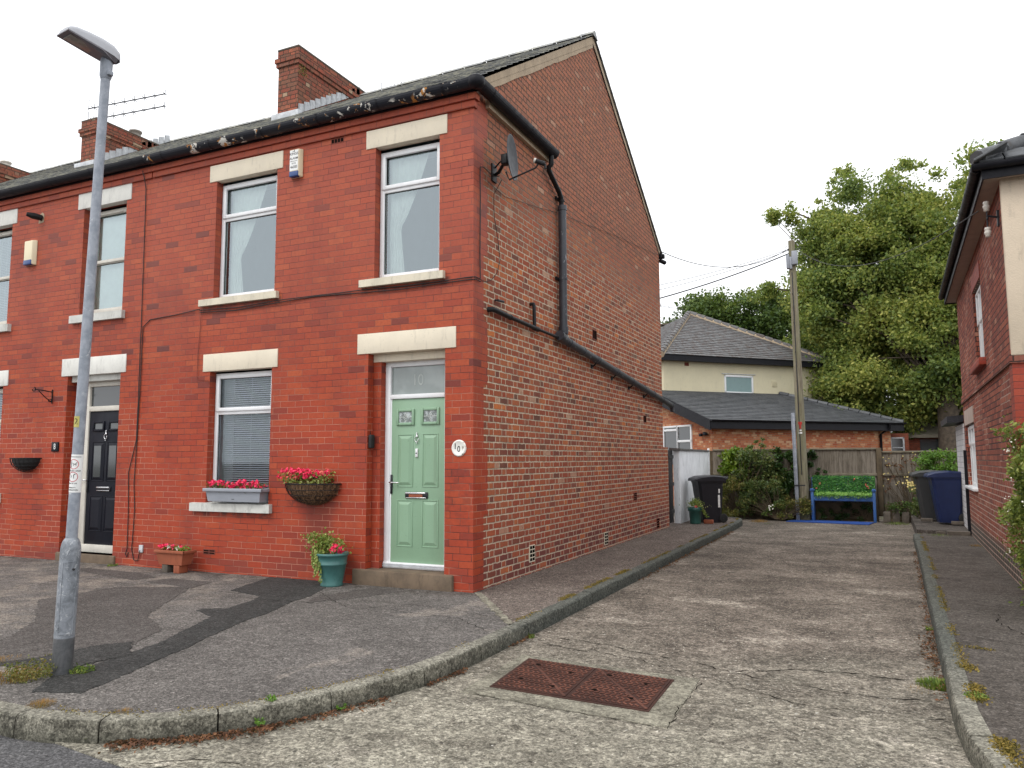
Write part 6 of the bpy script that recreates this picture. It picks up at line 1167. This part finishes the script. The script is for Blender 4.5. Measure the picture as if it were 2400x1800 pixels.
bush('weeds','rusty green weeds at the foot of the telegraph pole beside the bench','weeds',rc(26,1.75,2.5,12.9,13.4,-.08,.40,.08,.15,80),'leaf_olive',.05)
bush('weeds','white flowered weeds on the ground left of the steel post','weeds',rc(8,1.4,1.85,12.9,13.2,-.05,.28,.07,.12,60)+rc(1,1.6,1.61,12.9,13,.2,.3,.05,.06,20),'leaf_dark',.05)
m_=MB(); [leafq(m_,Vector((1.62+rnd.gauss(0,.06),12.85,.20+rnd.gauss(0,.05))),Vector((0,-1,.4)),.05,.7) for _ in range(6)]; tag(m_.build('white_flowers',['petal_white']),'cluster of small white flowers low on the ground left of the steel post','flowers')
bush('climbing_plant','sparse dying climber with yellow specks on the fence right of the bench','climber',rc(22,4.15,4.95,13.55,13.72,.25,1.5,.05,.12,16),'leaf_dead',.05)
m_=MB(); [leafq(m_,Vector((rnd.uniform(4.1,5.0),13.6,rnd.uniform(.7,1.55))),Vector((0,-1,.3)),.035,.8) for _ in range(34)]; tag(m_.build('yellow_blossom',['petal_yellow']),'pale yellow specks of blossom scattered over the climber right of the bench','blossom')
bush('weeds','dark leaves added as stand-in shade in the gap beneath the blue bench','weeds',rc(22,2.65,3.9,13.5,13.68,-.1,.30,.07,.12,60),'leaf_ivy',.045)  # leaf clumps put in to darken the shaded gap under the seat
bush('weeds','leafy green weeds along the fence foot right of the bench','weeds',rc(16,4.2,5.2,13.2,13.6,-.05,.45,.08,.16,60),'leaf_dark',.06)
bush('bush','bright green rounded bush overtopping the fence beside the white outbuilding','bush',rc(34,4.95,5.75,13.1,13.6,1.0,1.5,.12,.2,95)+rc(10,5.0,5.7,13.2,13.5,.2,1.0,.15,.25,70),'leaf_bright',.06)
bush('flowering_shrub','pale flowered shrub leaning over the front of the dark grey bin','shrub',rc(12,4.72,4.95,12.2,12.8,.1,.75,.08,.15,60),'leaf_shrub',.06)
m_=MB(); [leafq(m_,Vector((4.66+rnd.gauss(0,.08),11.6+rnd.gauss(0,.1),.83+rnd.gauss(0,.06))),Vector((0,-1,.6)),.06,.7) for _ in range(18)]; tag(m_.build('cream_flowers',['petal_yellow']),'spray of cream flowers touching the lid of the dark grey bin','flowers')
g=MB(); [g.bev(4.12+.2*i,4.28+.2*i,13.3,13.5,-.14,.12+.1*(i%2),.02) for i in range(3)]; tag(g.build('stone_blocks',['stone_block']),'low heap of stone blocks against the fence by the right bench leg','stones')
# privet hedge at the right edge
HG=thing('hedge','leafy green hedge with creamy blossom at the right edge of the picture','hedge',(5.79,1.6,0)); m_=MB()
for _ in range(22000):
    u=rnd.random()
    if u<.5: p=Vector((-.42+rnd.gauss(0,.045),rnd.uniform(-1.1,.72),rnd.uniform(.0,1.72)))
    elif u<.85: p=Vector((rnd.uniform(-.45,2.2),-1.1+rnd.gauss(0,.07),rnd.uniform(.0,1.75)))
    else: p=Vector((rnd.uniform(-.4,2.2),rnd.uniform(-1.1,.7),1.72+rnd.gauss(0,.05)))
    k_=.10*math.sin(p.z*5+p.y*3)+.06*math.sin(p.y*9+p.z*7)+.05*math.sin(p.z*13); p.x+=k_ ; p.z=max(-.02,p.z)
    leafq(m_,p,rdir(.3)+Vector((-.5,-.5,.2)),.045*rnd.uniform(.7,1.4),.5,.1)
m_.build('foliage',['leaf_hedge'],HG); g=MB()
for i in range(26): x=rnd.uniform(-.2,2); yy=rnd.uniform(-.9,.5); g.tube([(x,yy,-.1),(x+rnd.uniform(-.1,.1),yy,.8),(x+rnd.uniform(-.25,.1),yy+rnd.uniform(-.1,.1),1.75)],[.02,.015,.006],5)
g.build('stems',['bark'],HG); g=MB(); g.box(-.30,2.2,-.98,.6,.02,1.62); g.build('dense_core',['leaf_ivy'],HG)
m_=MB()
for _ in range(26):
    p=Vector((-.52+rnd.gauss(0,.04),rnd.uniform(-1.1,.6),rnd.uniform(.1,1.6)))
    for _k in range(7): leafq(m_,p+rdir()*.03,rdir(.3)+Vector((-.6,-.6,0)),.022,.8)
m_.build('blossom',['petal_white'],HG)
# ------------------------------------------------------------ trees
def tree(label,base,th,tr,ells,ncl,nleaf,lsz,mat,cat='tree',sprays=(),crz=(.5,1.1)):
    t=thing('broadleaf_tree',label,cat,base); B=Vector(base); cl=[]
    tot=sum(e[3]*e[4]*e[5] for e in ells)
    for e in ells:
        k_=max(9,int(ncl*(e[3]*e[4]*e[5])/tot)); c=Vector(e[:3])-B
        for _ in range(k_):
            d=rdir(.12); f=rnd.uniform(.62,1.0)
            cl.append((c+Vector((d.x*e[3]*f,d.y*e[4]*f,d.z*e[5]*f)),rnd.uniform(*crz)*(.42 if e[3]*e[4]*e[5]<2.2 else 1)))
    m_=MB(); per=nleaf//len(cl)
    for (p,r) in cl: clump(m_,p,r,int(per*(r/((crz[0]+crz[1])/2))**2),lsz,.75,.30,.62,.1)
    for (pts,n) in sprays:
        for i in range(n):
            f=rnd.random()**.6; k_=min(int(f*(len(pts)-1)),len(pts)-2); q=Vector(pts[k_]).lerp(Vector(pts[k_+1]),f*(len(pts)-1)-k_)-B; leafq(m_,q+rdir()*rnd.uniform(0,.45),rdir(.7),lsz*rnd.uniform(.6,1.3),.62,.1)
    m_.build('crown',[mat],t)
    g=MB(); g.tube([(0,0,-.3),(.05,0,th*.5),(.0,0,th),(rnd.uniform(-.3,.3),0,th*1.7)],[tr*1.25,tr,tr*.8,tr*.4],12); g.build('trunk',['bark'],t)
    g=MB()
    for (p,r) in rnd.sample(cl,min(len(cl),44)):
        s=Vector((0,0,th*rnd.uniform(.7,1.6))); m2=s.lerp(p,.5)+Vector((0,0,rnd.uniform(-.3,.5))); g.tube([s,m2,p],[tr*.16,tr*.08,.015],6)
    for (pts,n) in sprays: g.tube([Vector(p)-B for p in pts],[.05,.03,.012][:len(pts)] if len(pts)<=3 else [.05]+[.03]*(len(pts)-2)+[.01],5)
    g.build('limbs',['bark'],t); return t
tree('huge yellow green broadleaf tree towering behind the telegraph pole and fence',(6.6,26.2,0),3.6,.42,
  [(5.2,28.3,8.3,4.0,2.8,4.0),(4.4,28,10.9,2.5,2.2,2.5),(7.4,28.3,10.6,2.8,2.4,2.7),(2.6,28,9.6,1.7,2,2.4),(3.0,28.4,6.4,2.0,2,3),(5.0,27.6,4.6,3.4,2.0,2.2),(8.2,28.3,5.6,2.8,2.4,3.2),(1.9,27.8,11.9,1.3,1,.8),(5.2,29.5,8,3.4,2.0,3.6),(5,29.8,4.6,3.4,1.5,2.4),(3.3,27.9,13.2,.9,.8,.8),(5.9,28,13.2,1.3,.9,.7),(8.5,28,13.0,1.5,1,.8),(.9,27.6,12.1,.9,.7,.5),(-.3,27.5,8.7,.8,.5,.35),(5.4,26.0,5.4,2.6,1.3,1.9),(7.6,25.6,6.6,1.9,1.3,2.2),(4.0,26.3,4.0,2.1,1.1,1.3),(6.6,25.2,4.5,1.3,.7,.8),(7.6,26,9,2,1.3,2),(9,27,10,2.2,1.5,2.6),(1.9,28,7.6,1.6,1.4,2.4),(8.6,26.5,12,1.6,1.2,1.4),(4.2,27,8,2.6,1.4,3)],
  600,330000,.15,'leaf_lime',sprays=[([(2.2,27.5,11.6),(1.2,27.5,12.2),(.2,27.5,12.1)],200),([(1.6,27.5,8.5),(.2,27.5,8.9),(-1.0,27.5,8.7)],160)],crz=(.5,1.15))
tree('darker green tree filling the gap behind the hipped slate roof',(-3.5,37,0),4,.4,[(-4.0,37,8.3,3.0,2.0,2.5),(-1.4,37,8.6,2.8,2.0,2.3),(.8,36.5,7.8,2.2,2.0,2.6),(-6.4,37,7.2,2.0,2,2.0),(2.2,36,5.5,2.6,2,2.6)],260,80000,.19,'leaf_dark',crz=(.6,1.1))
tree('shadowy evergreen mass low behind the fence beneath the big tree',(7.5,33,0),3,.3,[(5,33,4.2,3.5,2,2.6),(9,33,4.6,3.5,2,3.2),(2.4,34,4,2,2,2.5)],70,16000,.20,'leaf_ivy',crz=(.6,1.1))
# ------------------------------------------------------------ litter, moss and weeds
m_=MB()
def scat(mb,P,n,spread,sz,z,asp=.5,flat=.8):
    for _ in range(n):
        k_=rnd.randrange(len(P)-1); f=rnd.random(); p=Vector((*P[k_],0)).lerp(Vector((*P[k_+1],0)),f); d=abs(rnd.gauss(0,spread))
        t_=(Vector((*P[k_+1],0))-Vector((*P[k_],0))).normalized(); q=p+Vector((t_.y,-t_.x,0))*d; q.z=z+rnd.uniform(.004,.02); n_=rdir(); n_.z=abs(n_.z)+flat; leafq(mb,q,n_,sz*rnd.uniform(.5,1.5),asp,rnd.uniform(0,.25))
K0=[p for p in KT if p[1]<-1.5 and p[0]>.15]
scat(m_,[(.15,-4.40),(.33,-4.30),(.57,-4.09),(.75,-3.81),(.90,-3.5),(1.03,-3.15)],950,.045,.022,ZL); scat(m_,[(.1,-4.45),(.45,-4.22),(.75,-3.82)],420,.07,.026,ZL)
scat(m_,[(1.13,-2.8),(1.17,-2.3)],160,.03,.022,ZL); scat(m_,[(1.18,-1.6),(1.18,-1.1)],90,.02,.022,ZL); scat(m_,[(1.18,2.2),(1.17,9.5)],500,.03,.03,ZL)
Krev=[(p[0],p[1]) for p in KR if -2.2<p[1]<8]; scat(m_,Krev,650,.035,.024,ZL); scat(m_,[(4.36,.2),(4.34,-1.0)],220,.05,.024,ZL)
tag(m_.build('fallen_leaves',['leaf_dead']),'thin drift of brown fallen leaves along the kerb gutters','leaves',None,'stuff')
m_=MB()
def mossline(P,n,sp,sz):
    for _ in range(n):
        k_=rnd.randrange(len(P)-1); p=Vector((*P[k_],0)).lerp(Vector((*P[k_+1],0)),rnd.random())
        if math.sin(p.x*5+p.y*2.3)+math.sin(p.y*6.1+1)<-.3: continue
        q=p+Vector((rnd.gauss(0,sp),rnd.gauss(0,sp),0)); q.z=ZP+rnd.uniform(.0,.014); n_=rdir(); n_.z=abs(n_.z)+.4; leafq(m_,q,n_,sz*rnd.uniform(.6,1.4),.6,.1)
mossline([p for p in KI if p[1]>-1.4 and p[0]>.9],5200,.018,.014); mossline([p for p in KRI if p[1]>-3.6],5600,.020,.014); mossline([p for p in KI if p[1]<-1.5 and p[0]>-.6],900,.03,.012)
mossline([(1.02,-.2),(1.03,2.5)],1500,.02,.016); mossline([(4.5,-1.2),(4.47,-2.2),(4.52,-3.0)],2600,.028,.018); mossline([(4.55,-.6),(4.9,-.7),(5.3,-.6)],500,.014,.014)
tag(m_.build('moss',['moss']),'golden green moss creeping along the kerb joints','moss',None,'stuff')
def _t(): pass
def tuft(label,c,r,h,n,mat,name='weed',leafy=False,w_=.12):
    m_=MB(); C_=Vector(c)
    for _ in range(n):
        a_=rnd.uniform(0,6.28); rr=r*math.sqrt(rnd.random()); b=Vector((rr*math.cos(a_),rr*math.sin(a_),0)); L_=h*rnd.uniform(.5,1.1)*(1-.5*rr/r); d=Vector((math.cos(a_)*rnd.uniform(.1,.9),math.sin(a_)*rnd.uniform(.1,.9),1)).normalized()
        if leafy: leafq(m_,b+d*L_*rnd.random(),rdir(.6),rnd.uniform(.012,.028),.5)
        else:
            s=d.cross(Vector((0,0,1))).normalized()*L_*w_*.3; m_.add([b-s,b+s,b+d*L_+Vector((0,0,-L_*.1))],[(0,1,2)])
    o=m_.build(name,[mat]); o.location=C_; return tag(o,label,'weed')
tuft('bushy yellow green weed clump at the left foot of the lamp post',(-1.14,-4.08,ZP),.13,.19,800,'leaf_olive',leafy=True); tuft('brown dying stems around the weed clump left of the lamp post',(-1.24,-4.12,ZP),.17,.10,420,'dry_grass'); tuft('small yellow green weed at the right foot of the lamp post',(-.96,-3.84,ZP),.07,.07,260,'weed_green',leafy=True)
tuft('straggly brown moss patch on the pavement left of the lamp post',(-1.75,-3.9,ZP),.16,.05,300,'dry_grass'); tuft('orange dry grass tuft by the kerb at the lower left',(-.52,-4.42,ZP),.08,.05,420,'dry_grass'); tuft('small orange dry tuft on the kerb top near the first leaves',(.03,-4.30,ZP),.05,.03,200,'dry_grass')
tuft('tiny green weed on the pavement just inside the curved kerb',(.66,-3.80,ZP),.025,.045,70,'leaf_bright',leafy=True); tuft('green seedling growing out of the kerb face by the leaf litter',(.70,-3.93,ZL+.03),.02,.06,60,'leaf_bright',leafy=True); tuft('small weed in the kerb joint below the lamp post',(-.01,-4.46,ZL),.025,.05,60,'weed_green',leafy=True)
tuft('green weed at the foot of the kerb next to the iron cover',(1.19,-1.17,ZL),.04,.04,120,'weed_green',leafy=True); tuft('green weed standing against the kerb face amid dead leaves',(.915,-3.46,ZL+.01),.025,.06,80,'leaf_bright',leafy=True)
tuft('spreading dandelion like weed in the crack beside the right kerb',(4.30,-1.35,ZL),.13,.07,420,'weed_green',w_=.5); tuft('dry rust coloured weed beside the right kerb crack',(4.18,-1.5,ZL),.12,.03,220,'dry_grass'); tuft('small green sprig against the right kerb halfway along the lane',(4.37,.55,ZL),.03,.06,80,'weed_green',leafy=True)
tuft('tawny grass tuft on the far concrete in front of the shrubs',(1.35,12.45,ZL),.25,.10,500,'dry_grass'); tuft('flat green weed on the far concrete left of the blue mat',(1.62,11.9,ZL),.12,.04,120,'weed_green'); tuft('yellowed weeds in the angle right of the bench mat',(4.4,12.9,ZL),.3,.10,500,'weed_green'); tuft('green weed against the front wall between the two doors',(-5.5,-.12,ZP),.06,.06,140,'weed_green',leafy=True)
tuft('weeds growing by the rubble near the navy bin',(5.0,8.9,ZP),.22,.06,260,'weed_green'); tuft('dry weeds at the foot of the right hand brick wall',(5.42,7.2,ZP),.12,.06,200,'dry_grass'); tuft('leafy moss tuft in the kerb gap under the right pavement edge',(4.47,-2.0,ZP),.06,.04,220,'weed_green',leafy=True)
# chips and pebbles scattered on the concrete
m_=MB()
for _ in range(110):
    x=rnd.uniform(1.25,4.3); yy=-4.4+abs(rnd.gauss(0,4)); s=rnd.uniform(.003,.011)
    if yy>12: continue
    m_.lathe([(0,s*.7),(s,0)],(x,yy,ZL+.001),5,0,Matrix.Rotation(rnd.uniform(0,3),4,'Z')@Matrix.Diagonal((rnd.uniform(.7,2.6),.8,.35,1)),0,360,False)
tag(m_.build('stone_chips',['stone_pale']),'pale stone chips scattered over the lane concrete','stone chips',None,'stuff')

# ------------------------------------------------------------ groups of look-alikes
GR={'house':'houses of the terrace','alarm box':'burglar alarm boxes on the front walls','aerial':'television aerials','wheelie bin':'wheelie bins','wire':'overhead wires to the pole','cable':'cables clipped to the walls','plant pot':'pots of plants','wall basket':'half round wall baskets','brick':'loose bricks','weed':'small weeds','ivy':'ivy on the fence','shrub':'shrubs along the fence','weeds':'weeds along the fence','tree':'trees beyond the fence','plaque':'door number signs','fence':'board fences','plant':'trailing plants','flowers':'bedding flowers'}
for o in list(bpy.data.objects):
    if o.parent is None and o.get('category') in GR and not o.get('group'):
        if o['category']=='house' and o.name.split('.')[0]!='brick_terraced_house': continue
        o['group']=GR[o['category']]
